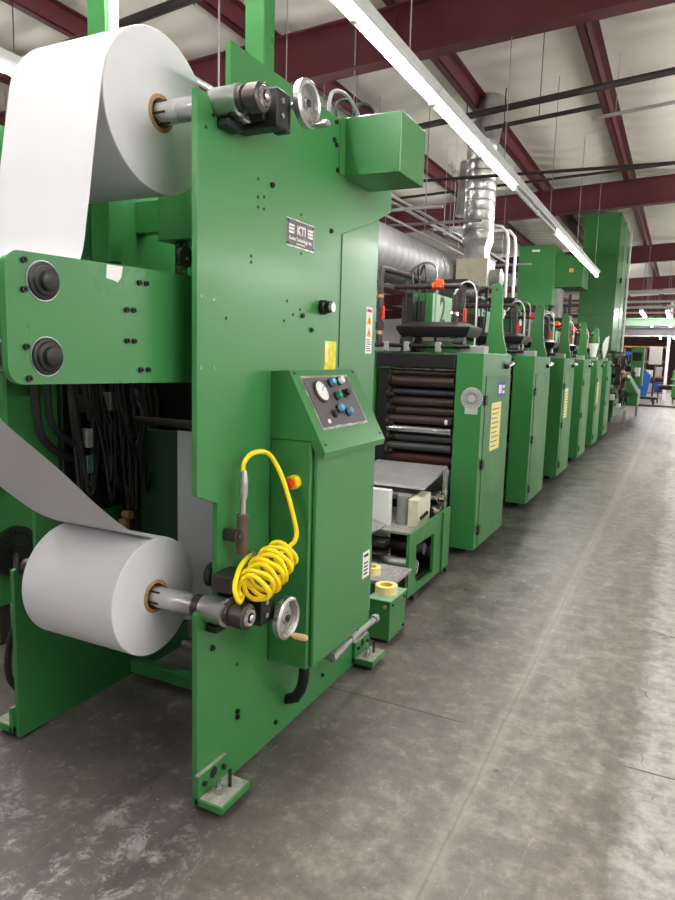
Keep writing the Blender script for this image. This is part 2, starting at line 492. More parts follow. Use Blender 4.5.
# ------------------------------------------------------------------ unwind stand (splicer) in the foreground
XP = -1.345                       # outer face of the near side plate
st = thing('unwind_stand', 'tall green roll unwind stand holding two white paper rolls, in the foreground', 'unwind machine', (-1.8, 2.4, 0))
outline = [(1.717, .012), (3.09, .012), (3.09, 2.197), (3.236, 2.256), (3.236, 2.515), (1.885, 2.515), (1.885, 2.352)] \
    + arc(1.832, 2.312, .05, 20, -150, 8)[1:] + [(1.776, 2.312), (1.762, 2.322), (1.717, 2.322), (1.717, 1.092), (1.825, 1.05), (1.825, .742)] \
    + arc(1.782, .698, .046, 0, -180, 8) + [(1.73, .702), (1.717, .695)]
MB(GREEN).prism(outline, 'x', XP - .02, XP).build('side_plate', st)
rear = [(2.66, .3), (3.095, .3), (3.095, 2.195), (2.69, 2.062), (2.66, 2.05)]
MB(GREEN).prism([(2.70, 1.5), (3.085, 1.5), (3.085, 2.19), (2.70, 2.065)], 'x', XP, XP + .004).build('rear_plate', st)
MB(GREEN).prism(outline, 'x', -2.24, -2.22).build('side_plate', st)
# cross members
MB(GREEN).box(-1.99, XP - .02, 2.28, 2.46, 2.0, 2.24, .004).build('cross_beam', st)
MB(GREEN).box(-2.22, -1.99, 2.40, 2.46, 2.06, 2.2, .004).build('cross_bar', st)
MB(GREEN).box(-2.22, XP - .02, 2.33, 2.38, .03, .09, .004).build('cross_bar', st)
MB(GREEN).box(-2.22, XP - .02, 2.93, 2.98, .03, 1.0, .004).build('cross_bar', st)
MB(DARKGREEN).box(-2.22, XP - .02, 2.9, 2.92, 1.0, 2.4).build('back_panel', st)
MB(BLACK).box(-2.22, -2.19, 1.94, 2.42, .86, 1.62, .004).build('component_panel', st)
MB(BLACK).box(-2.19, -2.12, 2.2, 2.42, .95, 1.55, .01).build('manifold_block', st)
MB(BLACK).box(-2.20, -1.95, 2.44, 2.5, .3, 1.7, .01).build('back_screen', st)
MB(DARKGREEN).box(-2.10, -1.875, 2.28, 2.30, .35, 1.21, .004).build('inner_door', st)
MB(DSTEEL).box(-2.125, -2.105, 2.26, 2.31, .3, 1.25, .003).build('door_rail', st)
MB(DSTEEL).cyl((-2.1, 2.22, 1.255), (XP - .02, 2.22, 1.255), .016, seg=12).build('tie_rod', st)
# two posts carrying the stand up to the roof
for x0, x1 in ((-2.2, -2.10), (-1.455, -1.375)):
    MB(GREEN).box(x0, x1, 2.12, 2.19, 1.9, 5.06, .004).build('post', st)
MB(WHITE).cyl((-2.075, 2.15, 2.4), (-2.075, 2.15, 5.04), .009, seg=10).build('conduit_pipe', st)
# cantilever arm with idlers towards the camera
arm = [(1.124, 1.51)] + arc(1.169, 1.502, .045, 180, 270, 5) + [(1.99, 1.447), (1.99, 1.797), (1.165, 1.779)] + arc(1.164, 1.739, .04, 90, 180, 5)
for xa, nm in ((-1.445, 0), (-2.19, 1)):
    a = MB(GREEN).prism(arm, 'x', xa - .02, xa).build('arm_plate', st)
    if nm == 0: arm_near = a
MB(GREEN).box(-1.52, -1.445, 1.955, 1.985, 1.455, 1.79, .003).build('arm_bracket', st)
for (y, z) in ((1.232, 1.714), (1.237, 1.527)):
    MB(DSTEEL).cyl((-2.185, y, z), (-1.47, y, z), .042).build('idler_roller', st)
    c = MB(BLACK).lathe([(0, .046), (.004, .048), (.008, .046), (.010, .038), (.016, .036), (.018, .026), (.030, .025), (.033, .020)], (-1.445, y, z), (1, 0, 0), 32).build('bearing_cap', st)
    MB(STEEL).ring([(0, .047), (.003, .047), (.003, .0505), (0, .0505)], (-1.445, y, z), (1, 0, 0), 32).build('snap_ring', c)
def screws(lst, x, r=.0075, h=.008, name='socket_screw', m_=BLACK):
    first = None
    for (y, z) in lst:
        if first is None:
            mb = MB(m_); mb.ring([(0, r * .5), (h, r * .5), (h, r), (0, r)], (0, 0, 0), (1, 0, 0), 12); mb.lathe([(0, r * .55), (h * .35, r * .55)], (0, 0, 0), (1, 0, 0), 6)
            first = mb.build(name, st); first.data.transform(Matrix.Translation(st.location)); o = first
        else:
            o = first.copy(); C.objects.link(o)
        o.location = Vector((x, y, z)) - st.location
screws([(1.176, 1.758), (1.173, 1.688), (1.175, 1.55), (1.180, 1.472), (1.572, 1.745), (1.602, 1.746), (1.519, 1.663), (1.547, 1.664), (1.519, 1.575), (1.548, 1.575), (1.574, 1.491), (1.606, 1.491)], -1.445, .008, .008)
screws([(2.598, 2.06), (2.136, 2.139), (2.617, 2.494), (2.603, 2.42), (2.638, 2.311), (2.623, 2.406), (1.798, .552), (1.95, .25), (1.95, .228), (2.219, .074), (2.624, .103), (2.396, .087), (2.37, 1.70), (2.446, 1.649)], XP, .010, .008)
screws([(2.047, 2.139), (2.086, 2.088), (2.049, 2.047), (2.087, 2.048), (2.048, 2.08), (2.009, 1.878), (2.01, 1.858), (1.759, 2.222), (1.794, 2.267), (2.254, 1.748), (2.353, 1.722), (2.346, 2.078), (2.352, 1.935), (2.234, 1.673), (1.867, 1.661), (1.947, .433), (2.30, 1.70)], XP, .006, .0015, 'bolt_hole')
screws([(1.735, 1.72), (1.80, 1.715), (1.735, 1.50), (1.80, 1.50), (1.74, .12)], XP, .005, .003, 'plug', GREEN_L)
# adjuster knob on the plate
MB(BLACK, STEEL).lathe([(0, .03), (.02, .03), (.024, .024), (.045, .024)], (XP, 2.53, 1.745), (1, 0, 0), 24).use(1).lathe([(.045, .024), (.056, .02)], (XP, 2.53, 1.745), (1, 0, 0), 24).build('knob', st)
# cover box
MB(GREEN).box(XP, -1.09, 2.70, 2.985, 2.298, 2.535, .003).build('cover_box', st)
MB(GREEN_M).box(XP, XP + .006, 2.655, 2.70, 2.30, 2.53, .001).build('cover_flange', st)
# hoses over the box
for k, (y, h) in enumerate(((2.58, .10), (2.64, .085))):
    MB(RUBBER if k else CONDUIT).tube([(-1.36, y, 2.5), (-1.36, y + .02, 2.5 + h), (-1.33, y + .09, 2.515 + h), (-1.31, y + .17, 2.5 + h * .6), (-1.30, y + .2, 2.5)], .008, 8, sm=6).build('hose_loop', st)
MB(RUBBER).tube([(-1.36, 2.78, 2.5), (-1.34, 2.80, 2.61), (-1.30, 2.86, 2.62), (-1.27, 2.92, 2.52)], .008, 8, sm=6).build('hose_loop', st)
MB(DSTEEL).box(-1.33, -1.27, 2.80, 2.9, 2.535, 2.575, .004).build('air_fitting', st)
# side-lay blocks with handwheels beside each shaft end
def sidelay(yc, zc, slope, wy, wz):
    blk = MB(BLACK, STEEL)
    blk.box(XP, -1.185, yc + .075, yc + .135, zc - .06, zc + .055, .004)
    blk.box(XP, -1.30, yc - .02, yc + .06, zc - .075, zc - .05, .003)
    blk.box(-1.29, -1.225, yc + .055, yc + .08, zc - .045, zc + .07, .002)
    blk.box(-1.24, -1.19, yc + .14, yc + .165, zc - .06, zc + .055, .002)
    blk.use(1); blk.box(-1.325, -1.27, yc + .02, yc + .06, zc - .05, zc - .03, .004)
    for q in (-.025, .02): blk.cyl((-1.188, yc + .10, zc + q), (-1.178, yc + .10, zc + q), .008, seg=10)
    blk.build('slide_block', st)
    w = MB(STEEL); c = (-1.165, wy, wz)
    w.ring([(-.012, .060), (.012, .058), (.016, .066), (.010, .0755), (-.010, .0755), (-.016, .068)], c, (1, 0, 0), 40)
    w.lathe([(-.018, .0), (-.018, .020), (-.012, .022), (-.01, .061), (-.004, .061), (-.002, .022), (.006, .018), (.008, 0.)], c, (1, 0, 0), 40, cap=False)
    w.cyl((-1.235, wy, wz), (-1.18, wy, wz), .012)
    hw = w.build('handwheel', st)
    hy, hz = wy + .012, wz - .065
    MB(WOOD if slope < 0 else STEEL).lathe([(0, .006), (.012, .007), (.014, .011), (.05, .0125), (.062, .010), (.066, .006)], (-1.152, hy, hz), (1, .05, 0), 16).build('crank_handle', hw)
    hub = MB(BLACK).lathe([(.006, .013), (.010, .013), (.011, .004)], c, (1, 0, 0), 20).build('hub_bore', hw)
sidelay(1.832, 2.312, 1, 2.055, 2.360)
sidelay(1.782, .698, -1, 1.985, .632)
MB(DSTEEL).box(XP, -1.265, 1.79, 1.90, .755, .815, .004).build('clamp_block', st)
# rubber stop wheels by the lower notch
MB(RUBBER).lathe([(0, .03), (.008, .042), (.03, .042), (.038, .03)], (-1.41, 1.865, .785), (1, 0, 0), 28).build('stop_wheel', st)
MB(DSTEEL).box(-1.40, -1.366, 1.735, 1.775, .60, .66, .004).cyl((-1.42, 1.74, .575), (-1.366, 1.74, .575), .012).build('shaft_catch', st)
MB(DSTEEL).cyl((-2.22, 1.775, .70), (-2.16, 1.775, .70), .032).build('shaft_catch', st)
MB(STEEL).cyl((-1.98, 2.2, .30), (-1.98, 2.2, .36), .02).cyl((-1.98, 2.2, .36), (-1.98, 2.2, .46), .032).build('air_cylinder', st)
# chains behind the panel
def chain(x, y, z0, z1, n):
    m = MB(DSTEEL)
    for k in range(n):
        z = z0 + (z1 - z0) * k / n; dz = (z1 - z0) / n
        m.cyl((x - .012, y, z + dz / 2), (x + .012, y, z + dz / 2), dz * .3, seg=8)
        for s in (-.010, .010): m.box(x + s - .0015, x + s + .0015, y - .007, y + .007, z, z + dz * .92)
    m.build('roller_chain', st)
chain(-1.915, 2.32, 1.5, 2.02, 34); chain(-1.885, 2.32, 1.5, 2.02, 34); chain(-1.80, 2.36, 1.5, 2.02, 34)
MB(DSTEEL).ring([(-.006, .012), (.006, .012), (.006, .042), (-.006, .042)], (-1.845, 2.28, 1.93), (1, 0, 0), 24).build('sprocket', st)
# cable bundle and valves in the dark bay
def loopy(pts, r, m_=RUBBER, nm='cable'): MB(m_).tube(pts, r, 8, sm=7).build(nm, st)
loopy([(-2.17, 1.80, 1.46), (-2.17, 1.80, 1.36), (-2.17, 1.82, 1.22), (-2.17, 1.90, 1.14), (-2.17, 2.02, 1.10), (-2.15, 2.15, 1.09), (-2.12, 2.4, 1.10)], .016)
loopy([(-2.15, 1.84, 1.46), (-2.15, 1.84, 1.35), (-2.15, 1.86, 1.25), (-2.15, 1.96, 1.17), (-2.15, 2.1, 1.12), (-2.12, 2.4, 1.13)], .014)
rr = random.Random(3)
for k in range(24):
    y = 1.97 + rr.random() * .40; x = -2.175 + .10 * rr.random()
    z0 = 1.40 + rr.random() * .2; d = .2 + rr.random() * .38; yy = y + (rr.random() - .5) * .3
    yy = min(max(yy, 1.96), 2.40)
    loopy([(x, y, z0), (x + .02, y + .01, z0 - d * .5), (x + .04, (y + yy) / 2, z0 - d - .04), (x + .02, yy, z0 - d * .6), (-2.17, yy, z0 - d * .25)], .005 + .006 * rr.random(), rr.choice([RUBBER, RUBBER, RUBBER, PIPE]))
for k in range(9):
    y = 1.99 + .13 * (k % 3); z = 1.02 + .13 * (k // 3) + .03 * rr.random()
    mb = MB([TEAL, GALV, DSTEEL, TEAL][(k * 7) % 4]); mb.box(-2.17, -2.11, y, y + .035, z, z + .075, .003); mb.cyl((-2.11, y + .017, z + .05), (-2.10, y + .017, z + .05), .008, seg=8)
    mb.build('solenoid_valve', st)
for k in range(6):
    y = 2.22 + .035 * k; z = .80 + .07 * rr.random()
    mb = MB(rr.choice([STEEL, DSTEEL, CARD])); mb.cyl((-2.14, y, z), (-2.10, y, z), .018, seg=10); mb.box(-2.16, -2.12, y - .012, y + .012, z - .08, z - .02, .002); mb.cyl((-2.13, y, z - .1), (-2.13, y, z - .04), .006, seg=8)
    mb.build('pneumatic_fitting', st)
for z in (.52, .9):
    MB(DSTEEL).cyl((-2.14, 2.25, z - .1), (-2.14, 2.25, z + .2), .012, seg=8).build('riser_pipe', st)
loopy([(-2.26, 1.77, .48), (-2.30, 1.75, .38), (-2.30, 1.74, .24), (-2.26, 1.78, .16), (-2.25, 1.86, .14)], .014)
# floor feet with bolts
def foot(x0, y0, sgn=1):
    f = MB(GREEN_M)
    f.box(*(sorted((x0, x0 + sgn * .018))), y0, y0 + .17, .03, .135, .002)
    f.box(*(sorted((x0, x0 + sgn * .115))), y0, y0 + .17, .03, .058, .003)
    f = f.build('foot_bracket', st)
    MB(DUST).box(*sorted((x0 + sgn * .02, x0 + sgn * .110)), y0 + .006, y0 + .164, .058, .0588).build('dust_film', f)
    MB(DUST).box(*sorted((x0 + sgn * .001, x0 + sgn * .017)), y0 + .006, y0 + .164, .135, .1355).build('dust_film', f)
    MB(DSTEEL).box(*sorted((x0 + sgn * .01, x0 + sgn * .095)), y0 + .025, y0 + .145, .0, .03, .002).build('levelling_pad', f)
    m = MB(STEEL); m.cyl((x0 + sgn * .06, y0 + .06, .058), (x0 + sgn * .06, y0 + .06, .085), .016, seg=6); m.cyl((x0 + sgn * .06, y0 + .06, .085), (x0 + sgn * .06, y0 + .06, .105), .009, seg=12)
    m.build('anchor_bolt', f)
    MB(DSTEEL).cyl((x0 + sgn * .07, y0 + .11, .058), (x0 + sgn * .07, y0 + .11, .12), .007, seg=10).build('anchor_bolt', f)
    for q in (.03, .14): MB(BLACK).cyl((x0 + sgn * .018, y0 + q, .10), (x0 + sgn * .028, y0 + q, .10), .009, seg=12).build('socket_screw', f)
    MB(BLACK).cyl((x0 + sgn * .0181, y0 + .085, .108), (x0 + sgn * .0186, y0 + .085, .108), .02, seg=16).build('slot', f)
foot(XP, 1.70); foot(XP, 2.945); foot(-2.24, 1.70, -1); foot(-2.24, 2.945, -1)
# labels on the plate
np_ = MB(PLATEGREY, STEEL); np_.use(1).box(XP, XP + .002, 2.238, 2.450, 1.951, 2.052); np_.use(0).box(XP + .002, XP + .0028, 2.242, 2.446, 1.955, 2.048)
npo = np_.build('name_plate', st)
npo['label'] = 'grey engraved maker plate with white KTI lettering'
fx = XP + .003
text_mb('KTI', .046, (fx, 2.347, 2.014), (0, 1, 0), (0, 0, 1), WHITE, 'lettering', npo, bold=.0012)
text_mb('Keene Technology, Inc.', .0185, (fx, 2.344, 1.981), (0, 1, 0), (0, 0, 1), WHITE, 'lettering', npo, bold=.0003)
text_mb('South Beloit, IL', .011, (fx, 2.344, 1.965), (0, 1, 0), (0, 0, 1), WHITE, 'lettering', npo)
for yy in (2.254, 2.394):
    m = MB(WHITE)
    for k in range(3): m.box(fx, fx + .0006, yy, yy + .042, 1.998 + .0125 * k, 2.0065 + .0125 * k)
    m.box(fx, fx + .0006, yy if yy > 2.3 else yy + .036, (yy if yy > 2.3 else yy + .036) + .006, 1.998, 2.0315)
    m.build('logo_bars', npo)
m = MB(BLACK)
for (y, z) in ((2.248, 1.961), (2.440, 1.961), (2.248, 2.042), (2.440, 2.042)): m.cyl((fx, y, z), (fx + .002, y, z), .005, seg=10)
m.build('rivet', npo)
wl = MB(WHITE).box(XP + .004, XP + .005, 2.972, 3.044, 1.563, 1.780).build('warning_label', st)
m = MB(AMBER, INK, REDPRINT); q = XP + .0052
for z in (1.70, 1.643): m.use(0).prism([(2.981, z), (3.034, z), (3.0075, z + .046)], 'x', q, q + .0004); m.use(1).box(q + .0004, q + .0008, 3.0035, 3.0115, z + .008, z + .028)
m.use(2).box(q, q + .0004, 2.98, 3.035, 1.757, 1.772)
m.use(1)
for k in range(6): m.box(q, q + .0004, 2.983, 3.033 - .008 * (k % 3), 1.575 + .0105 * k, 1.579 + .0105 * k)
m.build('warning_print', wl)
yl = MB(YTAPE).box(XP, XP + .0012, 2.567, 2.672, 1.49, 1.61).build('yellow_label', st)
MB(YSHEET).box(XP + .0012, XP + .0016, 2.57, 2.6, 1.52, 1.605).build('label_patch', yl)
MB(WHITE).prism([(1.447, 1.782), (1.508, 1.783), (1.501, 1.752), (1.488, 1.737), (1.474, 1.741), (1.444, 1.745)], 'x', -1.445, -1.4442).build('torn_tape', st)

# paper rolls, shafts and webs
def roll(nm, y, z, R, xf, xn, label, web, weblabel, corner):
    t = thing('paper_roll', label, 'paper roll', (( xf + xn) / 2, y, z - R))
    m = MB(PAPER, PAPER_END)
    prof = [(0, .058), (0, R - .002), (.002, R), (xn - xf - .002, R), (xn - xf, R - .002), (xn - xf, .058)]
    m.ring(prof, (xf, y, z), (1, 0, 0), 96)
    for f in m.bm.faces:
        if abs(f.normal.x) > .9 or abs(f.calc_center_median().x - xn) < 1e-4 or abs(f.calc_center_median().x - xf) < 1e-4: f.material_index = 1
    m.build('wound_paper', t)
    MB(CARD).ring([(-.004, .046), (-.004, .0585), (xn - xf + .004, .0585), (xn - xf + .004, .046)], (xf, y, z), (1, 0, 0), 40).build('core', t)
    w = MB(PAPER); pts = spline([Vector((0, a, b)) for a, b in web], 8)
    rows = [(w.bm.verts.new((xf + .001, p.y, p.z)), w.bm.verts.new((xn - .001, p.y, p.z))) for p in pts]
    for a, b in zip(rows, rows[1:]): w.bm.faces.new((a[0], a[1], b[1], b[0]))
    o = w.build('paper_web', t, 80)
    return t
UP, LO = (1.832, 2.312), (1.782, .698)
RU, RL = .250, .207
roll('u', *UP, RU, -1.985, -1.582, 'big white paper roll at the top of the unwind stand, its web hanging down',
     [(UP[0] - RU * math.cos(math.radians(a)) - (.0015), UP[1] + RU * math.sin(math.radians(a))) for a in (40, 25, 10)] + [(1.548, 2.15), (1.515, 1.95), (1.48, 1.80), (1.40, 1.765), (1.27, 1.757), (1.19, 1.742), (1.172, 1.70)], '', 0)
roll('l', *LO, RL, -2.0, -1.577, 'smaller white paper roll at the bottom of the unwind stand, its web rising left',
     [(LO[0] + RL * math.sin(math.radians(a)), LO[1] + RL * math.cos(math.radians(a)) + .0012) for a in (20, 8, -2)] + [(1.66, .962), (1.53, 1.065), (1.385, 1.20), (1.20, 1.36), (1.17, 1.42), (1.178, 1.50), (1.21, 1.565)], '', 0)
def shaft(y, z, xf, label):
    t = thing('roll_shaft', label, 'shaft', (-1.7, y, z))
    MB(STEEL).cyl((xf, y, z), (-1.385, y, z), .037, seg=32).build('shaft_tube', t)
    m = MB(BLACK)
    for a in range(0, 360, 60):
        c, s = math.cos(math.radians(a + 15)), math.sin(math.radians(a + 15))
        m.tube([(-1.61, y + c * .0365, z + s * .0365), (-1.535, y + c * .0365, z + s * .0365)], .004, 6)
    m.build('gripper_leaf', t)
    MB(DSTEEL).lathe([(0, .037), (.002, .040), (.03, .040), (.034, .037)], (-1.40, y, z), (1, 0, 0), 32).build('journal_collar', t)
    MB(STEEL).lathe([(0, .037), (.003, .046), (.085, .046), (.09, .049), (.098, .049), (.102, .038)], (-1.366, y, z), (1, 0, 0), 36).build('chuck_sleeve', t)
    m = MB(DSTEEL); m.lathe([(0, .030), (.004, .040), (.016, .040), (.02, .033), (.03, .033), (.034, .043), (.075, .043), (.08, .036), (.081, .02)], (-1.266, y, z), (1, 0, 0), 36)
    m.build('chuck_drum', t)
    MB(CHROME).ring([(0, .016), (.006, .018), (.006, .028), (0, .032)], (-1.184, y, z), (1, 0, 0), 32).build('end_ring', t)
    MB(CHROME).lathe([(0, .012), (.012, .012), (.016, .006)], (-1.186, y, z), (1, 0, 0), 16).build('air_valve', t)
shaft(*UP, -2.215, 'steel shaft through the upper paper roll with a chuck on its end')
shaft(*LO, -2.165, 'steel shaft through the lower paper roll with a chuck on its end')
# pale web running vertically behind the lower roll
w = MB(PAPER)
w.box(-1.865, -1.48, 2.25, 2.252, .40, 1.22)
tag(base(w.build('paper_web')), 'pale vertical web of paper inside the stand behind the lower roll', 'paper')

# ------------------------------------------------------------------ control cabinet on the side plate
cb = thing('control_cabinet', 'green control cabinet with a sloped gauge console on the side of the unwind stand', 'cabinet', (-1.25, 2.43, .36))
MB(GREEN).box(XP, -1.17, 2.15, 2.70, .365, 1.24, .006).build('body', cb)
MB(GREEN).box(-1.168, -1.15, 2.165, 2.69, .375, 1.195, .004).build('door', cb)
MB(GREEN).prism([(XP, 1.24), (XP, 1.487), (-1.268, 1.492), (-1.112, 1.203), (-1.118, 1.18), (-1.15, 1.195), (-1.17, 1.24)], 'y', 2.148, 2.702).build('console', cb)
nrm = Vector((.289, 0, .156)).normalized(); top = Vector((-1.268, 0, 1.492)); dn = Vector((.156, 0, -.289)).normalized()
def onc(y, d, h=0.): p = top + dn * d + nrm * h; return Vector((p.x, y, p.z))
def slab(y0, y1, d0, d1, h0, h1, mats_, nm, parent):
    m = MB(*mats_); m.loft([[onc(y0, d0, h), onc(y1, d0, h), onc(y1, d1, h), onc(y0, d1, h)] for h in (h0, h1)]); return m.build(nm, parent)
pn = slab(2.20, 2.60, .025, .245, 0, .003, (STEEL,), 'instrument_panel', cb)
slab(2.21, 2.59, .035, .235, .003, .0045, (PLATEGREY,), 'panel_overlay', pn)
g = MB(DSTEEL).lathe([(0, .045), (.008, .045), (.012, .040)], onc(2.30, .095, .003), nrm, 32).build('pressure_gauge', pn)
MB(WHITE).lathe([(0, .039), (.001, .039)], onc(2.30, .095, .0152), nrm, 32).build('dial_face', pn)
m = MB(INK); m.tube([onc(2.30, .095, .0168), onc(2.322, .075, .0168)], .0015, 4)
for a in range(-120, 121, 30):
    c, s = math.cos(math.radians(a)), math.sin(math.radians(a)); m.tube([onc(2.30 + .03 * s, .095 - .03 * c, .0165), onc(2.30 + .036 * s, .095 - .036 * c, .0165)], .001, 4)
m.build('needle', pn)
for (y, d, m_) in ((2.41, .06, BLUEBTN), (2.49, .055, WHITE), (2.415, .118, GREENBTN), (2.495, .11, BLACK), (2.385, .172, BLUEBTN), (2.45, .19, BLUEBTN)):
    b_ = MB(BLACK).lathe([(0, .019), (.008, .019), (.010, .015)], onc(y, d, .004), nrm, 20).build('push_button', pn)
    MB(m_).lathe([(0, .0145), (.016, .0145), (.019, .011)], onc(y, d, .012), nrm, 20).build('button_lens', pn)
s_ = MB(BLACK).lathe([(0, .016), (.014, .014)], onc(2.33, .19, .004), nrm, 16).build('selector_switch', pn)
MB(WHITE).lathe([(0, .009), (.004, .009)], onc(2.27, .215, .004), nrm, 12).build('indicator', pn)
m = MB(WHITE)
for q in range(5): m.tube([onc(2.39 + .016 * q, .043, .0046), onc(2.40 + .016 * q, .043, .0046)], .0022, 4)
m.build('legend_print', pn)
m = MB(BLACK)
for (y, d) in ((2.175, .012), (2.675, .012), (2.175, .30), (2.675, .30)): m.lathe([(0, .006), (.003, .005)], onc(y, d, 0), nrm, 10)
m.build('screw', cb)
# emergency stop on the camera-facing side
es = MB(YELLOW).lathe([(0, .027), (.022, .027), (.026, .022)], (-1.235, 2.15, 1.085), (0, -1, 0), 28).build('emergency_stop', cb)
MB(RED).lathe([(0, .012), (.018, .012), (.020, .019), (.032, .019), (.037, .012)], (-1.235, 2.126, 1.085), (0, -1, 0), 28).build('stop_button', es)
lb = MB(WHITE).box(-1.15, -1.149, 2.598, 2.670, .598, .715).build('maker_label', cb)
m = MB(BLUEPRINT, INK); m.use(1).box(-1.149, -1.1486, 2.61, 2.655, .69, .703)
for k in range(4): m.box(-1.149, -1.1486, 2.61, 2.65 + .004 * (k % 2), .612 + .016 * k, .619 + .016 * k)
m.build('label_print', lb)
MB(GALV).box(-1.17, -1.158, 2.70, 2.712, .42, .72, .002).build('hinge_strip', cb)
MB(PIPE).cyl((-1.24, 2.74, .30), (-1.24, 2.74, .50), .019, seg=14).build('sensor_post', cb)
# black hose out of the cabinet floor into the plate
MB(RUBBER).tube([(-1.234, 2.25, .37), (-1.234, 2.252, .30), (-1.25, 2.27, .24), (-1.275, 2.29, .19), (-1.31, 2.305, .15), (-1.35, 2.31, .13)], .022, 14, sm=8).build('cable_hose', cb)
o = MB(CONDUIT); o.tube([(-1.25, 2.53, .25), (-1.25, 2.60, .245), (-1.25, 2.70, .258), (-1.25, 2.82, .262), (-1.25, 3.0, .262)], .016, 12, sm=8)
o.lathe([(0, .024), (.03, .024)], (-1.25, 2.52, .25), (0, 1, 0), 6); o.lathe([(0, .021), (.02, .021)], (-1.25, 2.71, .26), (0, 1, 0), 12); o.lathe([(0, .022), (.03, .022)], (-1.25, 2.98, .262), (0, 1, 0), 8)
o.box(XP, -1.24, 2.515, 2.53, .238, .262)
o.box(-1.26, -1.24, 3.0, 3.03, .25, .275, .003)
tag(base(o.build('flexible_conduit')), 'grey flexible conduit running under the control cabinet door along the stand foot', 'conduit')

# ------------------------------------------------------------------ yellow coiled air hose with blow gun
ah = thing('air_hose', 'yellow coiled air hose with a brown-handled blow gun on the green stand', 'air hose', (-1.27, 1.98, .74))
XH = -1.255
h = [(-1.295, 1.905, 1.14), (-1.295, 1.905, 1.18), (-1.288, 1.945, 1.21), (-1.272, 2.01, 1.207), (-1.255, 2.045, 1.165), (-1.225, 2.05, 1.105), (-1.20, 2.065, 1.01), (-1.182, 2.075, .92), (-1.182, 2.06, .885)]
hp = spline([Vector(p) for p in h], 6)
A, B = Vector((-1.185, 1.99, .862)), Vector((-1.172, 1.775, .792))
ax = (B - A).normalized(); u = ax.cross(Vector((1, 0, 0))).normalized(); w_ = ax.cross(u)
turns, nn = 8, 24
coil = []; COIL0 = 2.2
for k in range(turns * nn + 1):
    t_ = k / (turns * nn); r_ = .050 + .010 * math.sin(t_ * 3.3)
    a = 2 * PI * k / nn + COIL0
    coil.append(A + (B - A) * t_ + (u * math.cos(a) + w_ * math.sin(a)) * r_ * (1 + .08 * math.sin(k * .9)))
tail = spline([coil[-1], Vector((-1.20, 1.745, .76)), Vector((-1.21, 1.735, .81)), Vector((-1.235, 1.80, .852)), Vector((-1.275, 1.90, .853)), Vector((-1.315, 1.985, .834))], 6)
MB(YELLOW).tube(hp + coil + tail[1:], .0085, 10).build('hose', ah)
MB(STEEL).cyl((XP, 2.06, .822), (-1.312, 1.98, .834), .009, seg=10).lathe([(0, .014), (.022, .014)], (-1.335, 2.035, .826), (.03, -.08, .01), 6).build('hose_fitting', ah)
MB(STEEL).lathe([(0, .011), (.03, .016), (.08, .017), (.10, .011), (.15, .012)], (-1.295, 1.905, 1.155), (0, -.02, -1), 18).build('blow_gun_barrel', ah)
MB(BROWNGRIP).lathe([(0, .018), (.004, .021), (.138, .021), (.142, .016)], (-1.295, 1.902, 1.005), (0, -.01, -1), 20).build('blow_gun_grip', ah)
MB(DSTEEL).box(XP, -1.29, 1.855, 1.878, .915, .955, .003).cyl((XP, 1.867, .935), (-1.28, 1.867, .935), .01, seg=6).build('hose_hook', ah)

# ------------------------------------------------------------------ small floor box, tapes, tread plate
jb = thing('junction_box', 'small green floor box by the stand foot with a tape roll on its lid', 'box', (-1.355, 3.42, 0))
MB(GREEN).box(-1.42, -1.29, 3.30, 3.54, .02, .24, .003).build('body', jb)
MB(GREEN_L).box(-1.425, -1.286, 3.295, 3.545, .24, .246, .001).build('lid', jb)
for (y, z) in ((3.335, .215), (3.505, .215), (3.505, .045)): MB(BLACK).cyl((-1.29, y, z), (-1.283, y, z), .008).build('lid_screw', jb)
MB(CARD).cyl((-1.32, 3.30, .21), (-1.32, 3.292, .21), .010, seg=8).build('latch', jb)
MB(DSTEEL).box(-1.41, -1.31, 3.32, 3.52, 0, .02).build('mounting_foot', jb)
def tape(x, y, z, label, r=.062):
    t = thing('tape_roll', label, 'tape', (x, y, z), 'tape rolls by the floor box')
    MB(TAPE).ring([(0, r * .62), (0, r), (.048, r), (.048, r * .62)], (x, y, z), (0, 0, 1), 40).build('wound_tape', t)
    MB(TAPEIN).ring([(.001, r * .55), (.001, r * .62), (.049, r * .62), (.049, r * .55)], (x, y, z), (0, 0, 1), 40).build('tape_core', t)
tape(-1.362, 3.415, .2465, 'cream roll of tape lying on the small green floor box')
tp = thing('tread_plate', 'speckled steel step plate between the unwind stand and the first press unit', 'step', (-1.63, 3.77, 0))
MB(TREAD).box(-1.85, -1.40, 3.60, 3.93, .215, .24, .003).build('tread', tp)
for x in (-1.82, -1.44):
    for y in (3.63, 3.90): MB(DSTEEL).box(x - .015, x + .015, y - .015, y + .015, 0, .215).build('leg', tp)
tape(-1.575, 3.70, .2405, 'second cream roll of tape on the speckled step plate behind the stand', .055)

# ------------------------------------------------------------------ infeed unit before the first print unit
iu = thing('infeed_unit', 'low green infeed base with white boxes and chrome parts before the first print unit', 'press infeed', (-1.7, 4.5, 0))
fr = [(3.95, .03), (4.80, .03), (4.80, .47), (3.95, .45)]
hole = [(4.08, .13), (4.16, .07), (4.44, .07), (4.44, .35), (4.08, .35)]
MB(GREEN_M).prism(fr, 'x', -1.45, -1.43, [hole]).build('side_plate', iu)
MB(GREEN_M).prism(fr, 'x', -2.24, -2.22, [hole]).build('side_plate', iu)
MB(GREEN_M).box(-1.43, -1.415, 4.60, 4.63, .03, .465).build('post', iu)
MB(GREEN_M).box(-2.22, -1.45, 3.95, 3.97, .03, .2).build('cross_bar', iu)
for x in (-1.44, -2.23):
    MB(DSTEEL).box(x - .03, x + .03, 4.02, 4.10, 0, .03).build('foot', iu); MB(DSTEEL).box(x - .03, x + .03, 4.70, 4.78, 0, .03).build('foot', iu)
